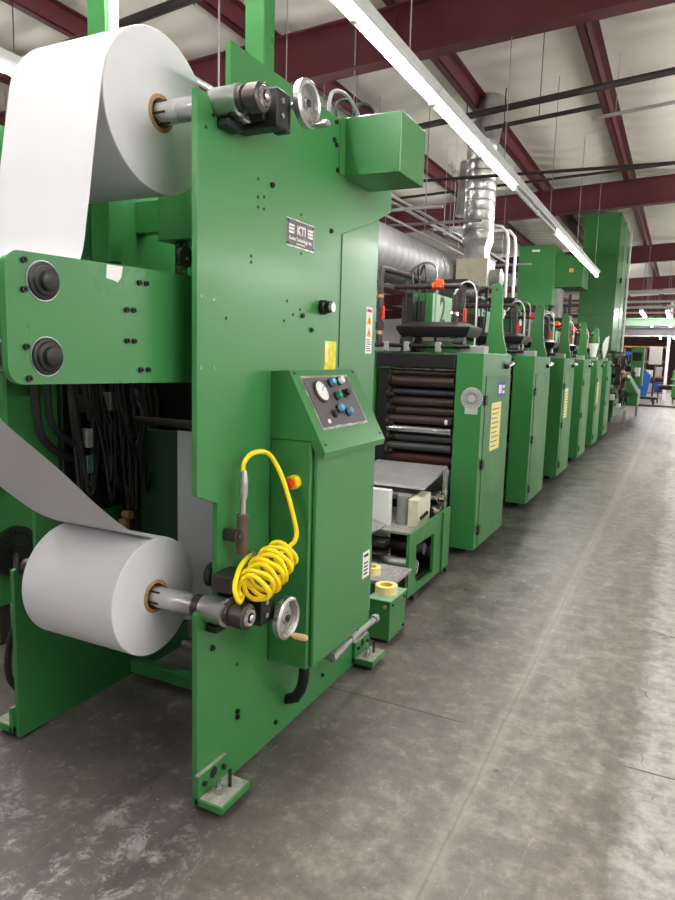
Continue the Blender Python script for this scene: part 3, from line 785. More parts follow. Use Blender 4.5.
MB(BLACK).box(-2.22, -1.47, 4.0, 4.78, .06, .09).build('drip_tray', iu)
for k, (y, z, r) in enumerate(((4.15, .18, .05), (4.3, .27, .04), (4.5, .2, .06), (4.75, .24, .06))):
    MB(rr.choice([DSTEEL, STEEL])).cyl((-2.22, y, z), (-1.45, y, z), r).build('lower_roller', iu)
MB(TREAD).box(-2.2, -1.47, 4.2, 4.9, .37, .39, .003).build('deck', iu)
MB(WHITE).box(-2.05, -1.72, 4.30, 4.36, .12, .64, .004).build('white_guard', iu)
MB(GALV).cyl((-1.655, 4.42, .39), (-1.655, 4.42, .60), .05).build('cylinder', iu)
pnl = MB(CREAM).prism([(4.36, .392), (4.62, .392), (4.62, .60), (4.36, .58)], 'x', -1.60, -1.53).build('button_box', iu)
m = MB(BLACK)
for k in range(4): m.cyl((-1.53, 4.42 + .04 * k, .45 + .004 * k), (-1.518, 4.42 + .04 * k, .45 + .004 * k), .014, seg=12)
m.build('push_button', pnl)
MB(CHROME).cyl((-2.0, 4.74, .54), (-1.50, 4.74, .54), .05).cyl((-1.5, 4.74, .54), (-1.46, 4.74, .54), .03).build('nip_roller', iu)
MB(CHROME).cyl((-1.52, 4.66, .46), (-1.46, 4.66, .46), .035).build('collar', iu)
MB(BLACK).box(-1.62, -1.50, 4.62, 4.86, .39, .48, .01).build('gearbox', iu)
# folded bright sheet guide
g = MB(GALV); g.loft([[(x, 4.45, .64), (x, 4.50, .65), (x, 4.98, .72), (x, 4.97, .74), (x, 4.72, .70), (x, 4.46, .66)] for x in (-2.1, -1.52)]); g.build('sheet_guide', iu)
MB(GALV).loft([[(-2.05, 4.02, .47), (-1.72, 4.02, .40), (-1.72, 4.02, .408), (-2.05, 4.02, .478)], [(-2.05, 4.27, .47), (-1.72, 4.27, .40), (-1.72, 4.27, .408), (-2.05, 4.27, .478)]]).build('sloping_lid', iu)
MB(WHITE).box(-2.02, -1.76, 4.04, 4.06, .1, .40, .003).build('white_guard', iu)
for x in (-2.12, -1.49): MB(STEEL).box(x - .012, x + .012, 4.80, 4.86, .39, .74, .002).build('guide_post', iu)
for q in range(3):
    MB(DSTEEL).box(-1.95, -1.66, 4.02 + .03 * q, 4.2, .16 + .07 * q, .19 + .07 * q, .003).build('slat', iu)

# ------------------------------------------------------------------ print units
def make_unit(y):
    lab = 'green print unit'
    t = thing('print_unit', lab, 'press unit', (-1.8, y, 0), 'green print units along the press line')
    # cabinet
    MB(GREEN).box(-1.54, -1.328, y, y + .93, .07, 1.60, .004).build('cabinet_body', t)
    d = MB(GREEN_M).box(-1.33, -1.322, y + .095, y + .915, .085, 1.425, .002).build('cabinet_door', t)
    for z in (1.24, .74, .22):
        MB(BLACK).box(-1.322, -1.310, y + .055, y + .12, z - .038, z - .003, .002).box(-1.322, -1.310, y + .055, y + .12, z + .003, z + .038, .002).build('hinge', d)
    hd = MB(BLACK).cyl((-1.328, y + .70, 1.50), (-1.30, y + .70, 1.50), .022).build('lever_lock', t)
    MB(CHROME).lathe([(0, .014), (.05, .018), (.10, .02), (.11, .012)], (-1.30, y + .70, 1.50), (.12, .9, .25), 14).build('lever', hd)
    MB(GALV).box(-1.53, -1.345, y + .05, y + .19, 1.60, 1.655, .004).build('top_bracket', t)
    MB(BLACK).box(-1.51, -1.44, y + .2, y + .8, .0, .07).build('plinth', t)
    # side frames with raised necks
    neck = [(-1.577, 1.0), (-1.385, 1.0), (-1.385, 1.64), (-1.412, 1.73), (-1.432, 1.86), (-1.44, 2.0), (-1.442, 2.15), (-1.452, 2.19), (-1.475, 2.215), (-1.51, 2.215), (-1.53, 2.19), (-1.538, 2.15), (-1.54, 2.0), (-1.546, 1.86), (-1.56, 1.73), (-1.577, 1.64)]
    MB(GREEN_M).prism(neck, 'y', y + .945, y + .985).build('raised_neck', t)
    neck2 = [(y + .02, .1), (y + 1.80, .1), (y + 1.80, 1.62), (y + .02, 1.6)]
    MB(GREEN_M).prism([(y + .12, .1)] + neck2[1:3] + [(y + .12, 1.6)], 'x', -1.575, -1.545).build('side_frame', t)
    MB(GREEN_M).prism(neck2, 'x', -2.25, -2.22).build('side_frame', t)
    for x in (-1.56, -2.235):
        for q in (.1, 1.7): MB(DSTEEL).box(x - .04, x + .04, y + q, y + q + .1, 0, .1).build('foot', t)
    MB(BLACK).cyl((-1.492, y + .945, 2.16), (-1.492, y + .938, 2.16), .010, seg=10).build('bolt', t)
    # roller train seen at the front
    MB(BLACK).box(-2.2, -1.545, y - .02, y + .08, 1.475, 1.585, .006).build('front_beam', t)
    for (dy, z, r, m_) in ((.02, 1.465, .007, STEEL), (.07, 1.432, .030, DARKBROWN), (.03, 1.365, .042, DARKBROWN), (.08, 1.28, .026, GREYROLL), (.05, 1.205, .036, DARKBROWN), (.07, 1.13, .040, DARKBROWN), (.03, 1.06, .036, DARKBROWN),
                          (.0, .985, .030, CHROME), (.06, .915, .036, GREYROLL), (.02, .845, .032, GREYROLL), (.09, .745, .05, REDROLL), (.0, .67, .018, STEEL), (.2, 1.34, .09, BLACK), (.22, 1.1, .1, BLACK), (.2, .85, .1, BLACK), (.22, .55, .12, GREYROLL)):
        MB(m_).cyl((-2.085, y + dy, z), (-1.552, y + dy, z), r, seg=24).build('roller', t)
    MB(BLACK).box(-2.20, -2.085, y + .02, y + .10, .5, 1.46, .01).build('gear_cover', t)
    for k in range(6):
        MB(BLACK).lathe([(0, .04 + .012 * (k % 2)), (.025, .04 + .012 * (k % 2)), (.03, .02), (.06, .018)], (-2.09, y - .01 + .03 * (k % 2), .80 + .115 * k), (1, 0, 0), 20).build('drive_gear', t)
    MB(WHITE).cyl((-1.60, y - .02, 1.06), (-1.585, y - .02, 1.06), .02, seg=12).build('grease_cap', t)
    MB(DSTEEL).box(-2.22, -1.575, y + .5, y + .52, .1, 1.5).build('web_screen', t)
    MB(BLACK).cyl((-2.25, y + .02, 1.645), (-1.45, y + .02, 1.645), .016, seg=12).build('top_shaft', t)
    for x in (-2.15, -1.98, -1.72): MB(GALV).box(x, x + .045, y, y + .04, 1.60, 1.675, .004).build('shaft_clamp', t)
    # dark hood
    hz = [(1.725, .03), (1.78, 0), (1.80, .0), (1.84, .10)]
    MB(BLACK).loft([[(-2.08 + a, y + .08 + a, z), (-1.475 - a, y + .08 + a, z), (-1.475 - a, y + .46 - a * .5, z), (-2.08 + a, y + .46 - a * .5, z)] for z, a in hz]).build('hood', t)
    for x in (-2.0, -1.56): MB(BLACK).lathe([(0, .05), (.08, .05)], (x - .04, y + .12, 1.675), (1, 0, 0), 20).build('hood_pivot', t)
    MB(GREEN_M).box(-2.2, -1.6, y + .62, y + .66, 1.6, 1.70).build('hood_rail', t)
    # number box
    nb = MB(GREEN_M, GREEN_L)
    nb.box(-2.19, -2.0, y + .72, y + 1.28, 1.82, 2.12, .003)
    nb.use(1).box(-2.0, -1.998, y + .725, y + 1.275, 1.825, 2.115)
    nb = nb.build('number_box', t)
    # plumbing
    p = MB(PIPE)
    p.tube([(-2.2, y + .02, 1.64), (-2.2, y + .02, 2.22), (-2.195, y + .03, 2.245), (-2.19, y + .06, 2.25), (-2.15, y + 1.0, 2.25)], .026, 12)
    p.tube([(-2.19, y + .3, 2.13), (-1.64, y + .3, 2.13), (-1.62, y + .3, 2.12), (-1.615, y + .3, 2.10), (-1.615, y + .3, 1.74)], .022, 12)
    for z in (1.80, 1.96): p.cyl((-2.2, y + .02, z - .03), (-2.2, y + .02, z + .03), .034, seg=12); p.cyl((-1.615, y + .3, z - .03), (-1.615, y + .3, z + .03), .030, seg=12)
    p.build('ink_pipe', t)
    for (x, yy, z) in ((-2.165, y - .01, 1.90), (-1.58, y + .27, 1.90)):
        MB(RED).box(x - .006, x + .018, yy - .01, yy + .01, z - .06, z + .05, .005).cyl((x - .02, yy + .01, z), (x + .01, yy, z), .01, seg=10).build('valve_handle', t)
    MB(ORANGE).box(-1.84, -1.775, y + .26, y + .33, 2.11, 2.185, .008).lathe([(0, .03), (.1, .03)], (-1.86, y + .3, 2.13), (1, 0, 0), 14).build('valve_body', t)
    MB(CARD).cyl((-2.2, y + .02, 2.02), (-2.2, y + .02, 2.045), .028, seg=12).cyl((-2.2, y + .02, 1.73), (-2.2, y + .02, 1.76), .028, seg=12).build('pipe_band', t)
    MB(WHITE).tube([(-1.60, y + .7, 1.62), (-1.6, y + .7, 1.95), (-1.61, y + .7, 2.12), (-1.66, y + .7, 2.2), (-1.74, y + .7, 2.19), (-1.80, y + .7, 2.1)], .007, 8, sm=6).build('white_hose', t)
    MB(CONDUIT).tube([(-1.9, y + .5, 1.80), (-1.9, y + .52, 2.2), (-1.93, y + .55, 2.32), (-2.05, y + .6, 2.36), (-2.2, y + .65, 2.3)], .011, 8, sm=6).build('hose', t)
    for k in range(4):
        MB(RUBBER).tube([(-2.15 + .05 * k, y + .5, 1.8), (-2.16 + .06 * k, y + .48, 2.1), (-2.2 + .05 * k, y + .6, 2.28 + .02 * k), (-2.22, y + .9, 2.2)], .009, 6, sm=5).build('cable', t)
    MB(BLACK).box(-2.2, -1.86, y + 1.3, y + 1.7, 2.26, 2.30, .005).build('pipe_rack', t)
    MB(DSTEEL).box(-2.2, -2.1, y + .5, y + .6, 1.60, 2.06, .004).build('pump', t)
    MB(BLACK).cyl((-2.05, y + .56, 1.60), (-2.05, y + .56, 2.03), .04, seg=16).build('filter_bowl', t)
    for x in (-2.17, -1.90): MB(BLACK).box(x - .012, x + .012, y + 1.34, y + 1.36, 1.6, 2.25).build('rack_post', t)
    return t, nb
YS = (5.12, 7.13, 9.11, 11.06, 12.98, 14.87)
u1, nb1 = make_unit(YS[0])
ulabels = ['nearest green print unit, with exposed rollers, yellow sheet and stencilled box 2',
           'second green print unit, with the number 3 box and no sheet on its cabinet',
           'third green print unit, with a yellow sheet on its cabinet door',
           'fourth green print unit, its plain cabinet between the third and fifth',
           'fifth green print unit, with a white cup on top',
           'farthest green print unit at the end of the press line']
units = [u1]
for k in range(1, 6):
    c = copy_tree(u1); c.location.y = YS[k]; units.append(c)
for k, t in enumerate(units):
    t['label'] = ulabels[k]
    nb = [c for c in t.children if c.name.startswith('number_box')][0]
    off = Vector((-.10, -.14, 0)) * (1 if k else 0) + Vector((0, -.16, 0)) * max(0, k - 1)
    nb.location += off
    d = text_mb(str(k + 2), .34, Vector((-1.9975, YS[k] + 1.0, 1.97)), (0, 1, 0), (0, 0, 1), GREYDIGIT, 'number', t, bold=.008)
    d.parent = nb
    # sheets
    if k in (0, 2, 4):
        s_ = MB(YSHEET).box(-1.3218, -1.3212, YS[k] + (.30 if k == 0 else .2), YS[k] + (.62 if k == 0 else .46), .82, 1.21)
        s_.box(-1.3218, -1.321, YS[k] + .3, YS[k] + .45, .8205, .8215)
        s_ = s_.build('instruction_sheet', t); s_['label'] = 'yellow instruction sheet'
        m = MB(INK)
        for q in range(9): m.box(-1.3212, -1.321, YS[k] + (.33 if k == 0 else .22), YS[k] + (.5 if k == 0 else .4) + .03 * (q % 3), .85 + .038 * q, .857 + .038 * q)
        m.build('sheet_print', s_)
y = YS[0]
bl = MB(BLUEPRINT).box(-1.3218, -1.3208, y + .47, y + .74, 1.25, 1.37).build('blue_label', u1)
m = MB(WHITE); m.box(-1.3208, -1.3204, y + .50, y + .60, 1.28, 1.35); m.box(-1.3208, -1.3204, y + .63, y + .71, 1.32, 1.345); m.box(-1.3208, -1.3204, y + .63, y + .71, 1.275, 1.30)
m.build('label_print', bl)
dk = MB(mat('silver_disc', (206, 206, 206), .35, .3, .05, 20), INK)
dk.lathe([(0, .085), (.003, .085)], (-1.405, y, 1.255), (0, -1, 0), 40)
dk.box(-1.455, -1.355, y - .004, y, 1.135, 1.205, .001)
dk.use(1)
for a in range(0, 360, 15):
    c, s = math.cos(math.radians(a)), math.sin(math.radians(a))
    dk.tube([(-1.405 + .03 * c, y - .0035, 1.255 + .03 * s), (-1.405 + .078 * c, y - .0035, 1.255 + .078 * s)], .0022, 4)
dk = dk.build('cutting_chart_disc', u1); dk['label'] = 'silver disc with radial marks on a small plate'

# white cup and card on the far cabinets
cu = MB(WHITE); cu.ring([(0, .0), (0, .05), (.24, .085), (.24, .078), (.008, .044), (.008, 0.)], (-1.43, 13.10, 1.655), (0, 0, 1), 24)
tag(base(cu.build('cup')), 'white tapered cup standing on the fifth cabinet top', 'cup')
cd = MB(WHITE); cd.prism([(-1.435, 1.655), (-1.40, 1.655), (-1.36, 1.85), (-1.35, 2.10), (-1.41, 2.06), (-1.46, 1.95), (-1.465, 1.83)], 'y', 14.98, 14.995)
tag(base(cd.build('scraper')), 'white pointed plastic scraper upright on the farthest cabinet top', 'scraper')

# ------------------------------------------------------------------ tall exhaust tower and dryer housing
tw = thing('exhaust_tower', 'tall green sheet metal tower rising to the roof at the end of the press', 'tower', (-1.8, 18, 0))
MB(GREEN).box(-2.25, -1.47, 16.95, 19.5, 1.85, 4.9, .006).build('housing', tw)
for z in (2.65, 4.0): MB(GREEN_M).box(-2.26, -1.46, 16.94, 19.51, z, z + .03, .002).build('seam_flange', tw)
MB(GREEN_L).box(-1.475, -1.455, 18.3, 18.42, 1.85, 4.93, .002).build('edge_strip', tw)
MB(WHITE).cyl((-1.43, 19.55, 1.85), (-1.43, 19.55, 4.85), .03, seg=10).build('conduit_pipe', tw)
for x in (-2.19, -1.6):
    for y in (17.05, 19.4): MB(GREEN_M).box(x - .05, x + .05, y - .05, y + .05, 0, 1.85).build('leg', tw)
MB(BLACK).cyl((-1.47, 17.8, 3.5), (-1.43, 17.8, 3.5), .06).build('latch', tw)
dh = thing('dryer_housing', 'green box housing with a lower side box above the press, left of the tower', 'housing', (-2.9, 15.7, 0))
MB(GREEN).box(-3.27, -2.53, 15.0, 16.4, 2.72, 3.95, .006).build('housing', dh)
MB(GREEN_M).box(-2.53, -2.0, 15.3, 16.3, 3.12, 3.78, .006).build('side_box', dh)
MB(WHITE).box(-3.0, -2.84, 14.99, 15.0, 3.82, 3.86).build('label_plate', dh)
MB(AMBER).box(-2.27, -2.18, 15.29, 15.30, 3.42, 3.5).build('warning_sticker', dh)
MB(GALV).box(-2.62, -2.45, 15.5, 16.0, 2.5, 3.12, .01).build('duct_stub', dh)
for x in (-3.2, -2.66):
    for y in (15.06, 16.3): MB(GREEN_M).box(x - .04, x + .04, y - .04, y + .04, 0, 2.72).build('leg', dh)
pr = thing('pipe_frame', 'clutter of black and steel risers between the dryer housing and the tower', 'pipework', (-2.55, 16.7, 0))
for k in range(7):
    MB(rr.choice([GALV, PIPE, BLACK])).cyl((-2.78 + .07 * k, 16.62 + .1 * (k % 3), 0), (-2.78 + .07 * k, 16.62 + .1 * (k % 3), 2.6 + .25 * (k % 3)), .03, seg=10).build('riser', pr)
for z in (1.9, 2.15, 2.4): MB(GALV).cyl((-2.8, 16.62, z), (-2.33, 16.62, z), .02, seg=8).build('cross_pipe', pr)

# ------------------------------------------------------------------ ducts
vd = thing('exhaust_duct', 'foil wrapped vertical exhaust duct dropping from the roof behind the press', 'duct', (-2.56, 9.2, 2.5))
prof = []
zz = 3.12
while zz < 4.28: prof += [(zz, .20), (zz + .11, .205), (zz + .12, .197)]; zz += .125
MB(FOIL).lathe([(3.10, .19)] + prof + [(4.30, .20)], (-2.56, 9.2, 0), (0, 0, 1), 28).build('round_duct', vd)
MB(FOIL).tube([(-2.56, 9.2, 4.28), (-2.55, 9.25, 4.5), (-2.55, 9.5, 4.93)], .2, 20, sm=4).build('roof_bend', vd)
MB(FOIL).cyl((-2.82, 9.5, 3.5), (-2.78, 9.5, 4.2), .16, seg=20).build('branch_duct', vd)
def sq(h, z): return [(-2.56 + h * math.cos(a) * k, 9.2 + h * math.sin(a) * k, z) for a, k in ((math.radians(45 * i), (1.25 if i % 2 else 1.)) for i in range(8))]
MB(FOIL).loft([sq(.19, 3.12), sq(.15, 2.98), sq(.17, 2.85)]).build('reducer', vd)
MB(CREAM).box(-2.78, -2.36, 9.0, 9.4, 2.5, 2.86, .004).build('plenum_box', vd)
MB(GALV).cyl((-2.3, 9.2, 2.5), (-2.3, 9.2, 2.7), .09).lathe([(0, .12), (.14, .12), (.16, .08)], (-2.36, 9.2, 2.62), (1, 0, 0), 20).build('fan_casing', vd)
for x in (-2.8, -2.3): MB(BLACK).cyl((x, 9.2, 4.45), (x, 9.2, 5.0), .008, seg=6).build('hanger_rod', vd)
for x in (-2.74, -2.4): MB(DSTEEL).box(x - .02, x + .02, 9.18, 9.22, 0, 2.5).build('support_leg', vd)
hd = thing('spiral_duct', 'large galvanised spiral duct running along the press behind the unwind stand', 'duct', (-3.1, 7, 2.4))
pr_ = []
yy = 3.4
while yy < 10.3: pr_ += [(yy, .29), (yy + .15, .29), (yy + .16, .296), (yy + .17, .29)]; yy += .18
MB(GALV).lathe([(3.35, .29)] + pr_ + [(10.4, .29), (10.45, .2)], (-3.1, 0, 2.70), (0, 1, 0), 40).build('duct', hd)
for y in (4.2, 6.4, 8.6):
    MB(CONDUIT).ring([(-.02, .29), (.02, .29), (.02, .30), (-.02, .30)], (-3.1, y, 2.70), (0, 1, 0), 32).build('strap', hd)
    MB(CONDUIT).cyl((-3.1, y, 2.99), (-3.1, y, roof(-3.1, 4.98)), .008, seg=6).build('hanger_rod', hd)

# ------------------------------------------------------------------ overhead pipes and conduits
def pipe(nm, pts, r, m_, label, cat='pipe', seg=10, group=None, hang=()):
    t = MB(m_).tube(pts, r, seg)
    for p in hang: t.cyl(p, (p[0], p[1], roof(p[0], 5.0)), .004, seg=6)
    return tag(base(t.build(nm)), label, cat, group)
def xline(y, z0, x0=-9., x1=6.): return [(x0, y, z0 + .083 * x0), (x1, y, z0 + .083 * x1)]
pipe('sprinkler_pipe', xline(7.0, 4.13), .032, PIPE, 'thick dark sprinkler pipe crossing under the roof right of the light row', hang=[(-5.5, 7, 3.68)])
pipe('cable_strut', [(-2.05, 7.4, 3.94), (-.9, 7.4, 4.03)], .022, PIPE, 'short dark strut hanging just below the thick sprinkler pipe', hang=[(-1.5, 7.4, 3.98)])
pipe('sprinkler_pipe', [(-9, 8.8, 3.95), (6, 8.8, 3.67)], .02, PIPE, 'thin dark pipe crossing the hall above the silver duct', hang=[(-5.4, 8.8, 3.88)])
pipe('sprinkler_pipe', [(-9, 10.6, 3.88), (6, 10.6, 4.5)], .02, PIPE, 'dark pipe crossing the hall just before the second rafter', hang=[(-5.5, 10.6, 4.02)])
pipe('sprinkler_pipe', [(-9, 4.05, 3.43), (6, 4.05, 4.78)], .035, PIPE, 'dark pipe crossing behind the top of the upper paper roll', hang=[(-5, 4.05, 3.8), (-3.2, 4.05, 3.9)])
pipe('roof_brace', [(-1.15, 8.6, 4.3), (.3, 8.6, 4.42)], .02, PALEGREY, 'pale horizontal brace near the right purlin', hang=[(-.9, 8.6, 4.3)])
for k, (x, z, r) in enumerate(((-2.9, 3.25, .02), (-3.15, 3.32, .016), (-3.5, 3.18, .03), (-3.45, 3.5, .018), (-2.98, 3.06, .014), (-3.9, 3.35, .022))):
    pipe('conduit_run', [(x, 3.6, z), (x, 12.6, z)], r, CONDUIT, ['pale conduit running along the hall above the spiral duct'][0], 'conduit', 8, 'conduits above the spiral duct', hang=[(x, 4.2 + k, z)] if k % 2 else [(x, 12 - .3 * k, z)])
for k, (y, z) in enumerate(((6.9, 3.08), (8.4, 3.22), (11.5, 3.1))):
    pipe('cross_conduit', [(-5.5, y, z), (-2.3, y, z)], .018, CONDUIT, 'pale cross conduit over the spiral duct', 'conduit', 8, 'cross conduits over the spiral duct', hang=[(-3.7, y, z)])
for k, (x, y) in enumerate(((-2.32, 9.9), (-2.29, 10.25))):
    pipe('riser_conduit', [(x, y, 0), (x, y, 3.2), (x - .02, y, 3.32), (x - .10, y, 3.41), (x - .2, y, 3.43), (x - 1.1, y, 3.43)], .022, WHITE, ['white riser conduit bending over right beside the foil duct', 'second white riser conduit bending over, beyond the first'][k], 'conduit', hang=[(x - .95, y, 3.43)])
pipe('hanging_rod', [(-2.9, 3.0, 3.5), (-2.9, 3.0, 4.7)], .012, CONDUIT, 'thin rod hanging from the roof at upper left', 'rod')
# far cross beams
far = (('bridge_beam', 26., 2.86, 3.12, mat('faded_green_paint', (104, 134, 106), .6, 0, .06, 3), 'green horizontal beam crossing the hall beyond the tower'),
       ('bridge_beam', 25., 2.50, 2.78, PURPLEGREY, 'grey horizontal beam hanging just under the far green beam'))
for nm, y, z0, z1, m_, lab in far:
    o = MB(m_); o.box(-8, 8, y - .1, y + .1, z0, z0 + .03); o.box(-8, 8, y - .1, y + .1, z1 - .03, z1); o.box(-8, 8, y - .02, y + .02, z0 + .03, z1 - .03)
    for x in (-6, -2.2, 1.6, 5.4): o.cyl((x, y, z1), (x, y, roof(x, 4.94)), .015, seg=6)
    tag(base(o.build(nm)), lab, 'beam')
for k, (y, z) in enumerate(((21.5, 3.55), (22.6, 3.35), (23.5, 3.25), (24.2, 3.75), (31., 3.6), (33.5, 2.75), (38., 3.0))):
    pipe('far_pipe', [(-7, y, z), (8, y, z + .12)], .035, PALEGREY, 'pale pipe crossing the hall right of the tower', 'pipe', 8, 'pale pipes beyond the tower', hang=[(-1.05, y, z + .05), (2.5, y, z + .08), (-5, y, z)])

# ------------------------------------------------------------------ delivery end of the press
dl = thing('delivery_machine', 'green delivery machine with sloping trays past the last print unit', 'press delivery', (-1.6, 20.6, 0))
for x in (-2.4, -1.38): MB(GREEN_M).prism([(17.2, .3), (22.8, .3), (22.8, .9), (21.2, .9), (19.4, .7), (17.2, .7)], 'x', x, x + .04).build('side_frame', dl)
MB(GREEN).box(-1.28, -.98, 20.2, 21.6, .42, .78, .01).build('side_cover', dl)
MB(GREEN).loft([[(-1.28, 19.9, .8), (-1.0, 19.9, .78), (-1.0, 19.9, .82), (-1.28, 19.9, 1.25)], [(-1.28, 21.4, .8), (-1.0, 21.4, .78), (-1.0, 21.4, .82), (-1.28, 21.4, 1.25)]]).build('sloping_tray', dl)
MB(GALV).box(-1.02, -.98, 19.88, 21.42, .81, .84).build('tray_edge', dl)
MB(GREEN).box(-1.35, -1.0, 22.2, 22.9, .9, 2.05, .01).build('upright_cabinet', dl)
MB(BLACK).box(-1.3, -1.05, 22.17, 22.2, 1.65, 1.9, .005).build('display', dl)
for k, z in enumerate((1.0, 1.25, 1.5, 1.66, 1.78)):
    MB(rr.choice([GALV, CHROME, BLACK])).cyl((-2.3, 17.6 + .75 * k, z), (-1.42, 17.6 + .75 * k, z), .05).build('roller', dl)
for k in range(34):
    y = 16.9 + .16 * k; z = .5 + rr.random() * 1.15; x = -1.52 + rr.random() * .28
    MB(rr.choice([BLACK, GALV, GREEN_M, DSTEEL, BLACK, WHITE, PIPE])).box(x, x + .1, y, y + .14 + .1 * rr.random(), z, z + .06 + .14 * rr.random(), .01).build('bracket', dl)
for x in (-2.3, -1.75):
    for y in (17.4, 19.2, 21.0): MB(DSTEEL).box(x - .03, x + .03, y - .03, y + .03, .12, 1.7).build('post', dl)
for k in range(6): MB(rr.choice([BLACK, STEEL, RED])).lathe([(0, .06), (.03, .06), (.04, .02), (.08, .02)], (-1.38, 17.5 + .35 * k, .5 + .15 * rr.random()), (1, 0, 0), 16).build('hand_knob', dl)
for x in (-2.28, -1.1):
    for y in (17.5, 22.5): MB(GALV).box(x - .03, x + .03, y - .03, y + .03, 0, .45).build('leg', dl)
MB(WHITE).box(-1.2, -1.05, 21.7, 21.9, 1.2, 1.45, .01).build('control_box', dl)
# far hall furniture
bc = thing('blue_cart', 'bright blue bin cart with black base beyond the delivery machine', 'cart', (-1.0, 29.5, 0))
MB(BLUE).prism([(-1.45, .35), (-1.12, .35), (-1.02, 1.15), (-1.22, 1.35), (-1.45, 1.38)], 'y', 29, 29.9).build('bin', bc)
MB(BLACK).box(-1.5, -.7, 28.9, 30, .22, .30, .01).build('base', bc)
for x in (-1.4, -.85):
    for y in (29.05, 29.85): MB(RUBBER).cyl((x - .03, y, .11), (x + .03, y, .11), .11, seg=16).build('wheel', bc)
for x in (-1.4, -.85): MB(DSTEEL).box(x - .04, x + .04, 29., 29.9, .11, .24).build('caster_bracket', bc)
wt = thing('work_table', 'thin-legged work table on the open floor at far right', 'table', (-.47, 31, 0))
MB(DSTEEL).box(-.78, -.16, 30.5, 31.3, .70, .74, .005).build('table_top', wt)
MB(BLACK).box(-.70, -.24, 30.55, 31.2, .56, .70, .01).build('drawer_unit', wt)
for x in (-.75, -.19):
    for y in (30.55, 31.24): MB(DSTEEL).box(x - .018, x + .018, y - .018, y + .018, 0, .70).build('leg', wt)
rl = thing('floor_rail', 'low dark rail lying across the floor before the work table', 'rail', (-.2, 27.9, 0))
MB(DSTEEL).box(-1.3, 3, 27.85, 27.95, .0, .06, .004).build('rail', rl); MB(DSTEEL).box(-1.3, 3, 28.3, 28.36, .0, .05, .004).build('rail', rl)
cl = thing('column', 'pale building column leaning into view at far right', 'column', (-.5, 33, 0))
MB(WHITE).box(-.62, -.5, 33, 33.12, 0, 4.3, .004).build('shaft', cl)
sh = thing('storage_rack', 'brown and steel storage racks at the end of the hall', 'rack', (-1.4, 37, 0))
for x in (-2.6, -1.6, -.6): MB(MAROON).box(x - .04, x + .04, 36.5, 37.4, 0, 2.4).build('upright', sh)
for z in (.15, .9, 1.65, 2.35): MB(CARD).box(-2.6, -.6, 36.5, 37.4, z, z + .08).build('shelf', sh)
for k in range(10):
    x = (-2.5, -2.08, -1.5, -1.08)[k % 4]; z = (.231, .981, 1.731)[k // 4]
    w0 = .22 + .14 * rr.random(); o = MB([CARD, WHITE, PALEGREY, BLUE, CARD][k % 5]).box(x, x + w0, 36.6, 37.1, z, z + .25 + .25 * rr.random(), .005)
    tag(base(o.build('carton')), 'small carton on the storage racks at the end of the hall', 'carton', 'cartons on the far racks')
gm = thing('bindery_machine', 'dark green machine behind the work table at far right', 'machine', (.3, 35, 0))
MB(GREEN_M).box(-.3, 1.6, 34.4, 36, .1, 1.3, .02).build('body', gm); MB(DSTEEL).box(-.2, 1.2, 34.6, 35.8, 1.3, 1.75, .03).build('head', gm)
MB(GALV).box(-.35, 1.65, 34.35, 34.4, .9, .96).build('guard_rail', gm); MB(BLACK).box(-.25, 1.5, 34.45, 35.9, 0, .1).build('plinth', gm)
mp = thing('control_pendant', 'pale grey control panel on a pole beyond the blue cart', 'control panel', (-.95, 32, 0))
MB(PALEGREY).box(-1.25, -.75, 32, 32.15, 1.55, 2.3, .01).build('panel', mp); MB(DSTEEL).cyl((-1.0, 32.08, 0), (-1.0, 32.08, 1.55), .04, seg=10).build('pole', mp)
pm = thing('rear_press', 'long pale green neighbouring press line far left of the unwind stand', 'press', (-6.5, 8, 0))
MB(GREEN_M).box(-6.9, -6.0, 4, 14, .1, 1.5, .02).build('body', pm)
for y in (4.5, 7, 9.5, 12): MB(GREEN).box(-6.8, -6.1, y, y + .9, 1.5, 2.2, .02).build('tower', pm)
MB(BLACK).box(-6.85, -6.05, 4.1, 13.9, 0, .1).build('plinth', pm)
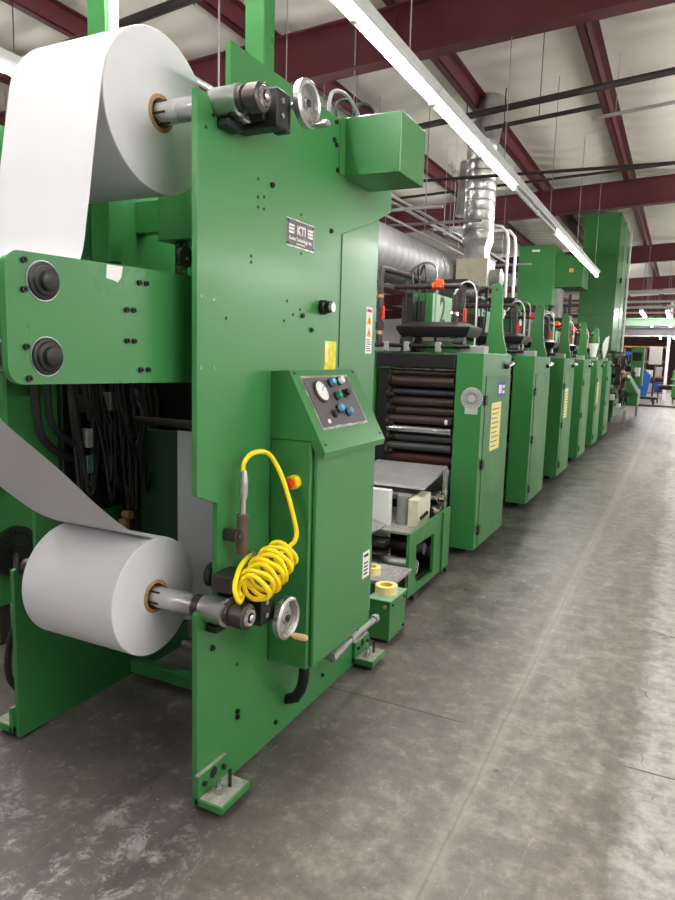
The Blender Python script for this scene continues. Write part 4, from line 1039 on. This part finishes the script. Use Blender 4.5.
# green machine behind at the left with a dark gear disc
lm = thing('side_drive', 'low green drive frame with a dark slotted disc at the left edge', 'machine', (-3.05, 2.5, 0))
MB(GREEN_M).box(-3.5, -3.02, 2.25, 3.1, .22, .86, .006).build('housing', lm)
MB(PALEGREY).box(-3.55, -2.98, 2.2, 3.15, .86, .89, .004).build('top_plate', lm)
d_ = MB(BLACK); d_.lathe([(0, .02), (0, .13), (.03, .13), (.03, .04), (.06, .04)], (-3.02, 2.34, .50), (1, 0, 0), 36)
for a in range(0, 360, 15):
    c, s = math.cos(math.radians(a)), math.sin(math.radians(a)); d_.box(-2.99, -2.985, 2.34 + .10 * c - .008, 2.34 + .10 * c + .008, .50 + .10 * s - .008, .50 + .10 * s + .008)
d_.build('slotted_disc', lm)
for x in (-3.45, -3.08):
    for y in (2.3, 3.05): MB(DSTEEL).box(x - .03, x + .03, y - .03, y + .03, 0, .22).build('leg', lm)
MB(PIPE).tube([(-2.95, 2.3, .5), (-2.7, 2.1, .40), (-2.45, 1.95, .2), (-2.36, 1.9, .06)], .012, 8, sm=6).build('cable', lm)

# ------------------------------------------------------------------ world, camera, view
w = bpy.data.worlds.new('hall_air'); S.world = w; w.use_nodes = True
w.node_tree.nodes['Background'].inputs[0].default_value = (1, .985, .97, 1); w.node_tree.nodes['Background'].inputs[1].default_value = 1.0
cam = bpy.data.cameras.new('camera'); co = bpy.data.objects.new('camera', cam); C.objects.link(co); S.camera = co
yaw, pitch, roll_ = .4596, -.1374, .02872
f = Vector((-math.sin(yaw) * math.cos(pitch), math.cos(yaw) * math.cos(pitch), math.sin(pitch)))
r = Vector((math.cos(yaw), math.sin(yaw), 0)); u = r.cross(f)
r2 = r * math.cos(roll_) + u * math.sin(roll_); u2 = r2.cross(f)
co.matrix_world = Matrix(((r2.x, u2.x, -f.x, 0), (r2.y, u2.y, -f.y, 0), (r2.z, u2.z, -f.z, 1.55), (0, 0, 0, 1)))
cam.sensor_fit = 'HORIZONTAL'; cam.sensor_width = 36; cam.lens = 682.5 / 675 * 36; cam.clip_start = .05; cam.clip_end = 200
S.view_settings.view_transform = 'Standard'; S.view_settings.look = 'None'; S.view_settings.gamma = 1
S.view_settings.use_curve_mapping = False; S.view_settings.exposure = .85
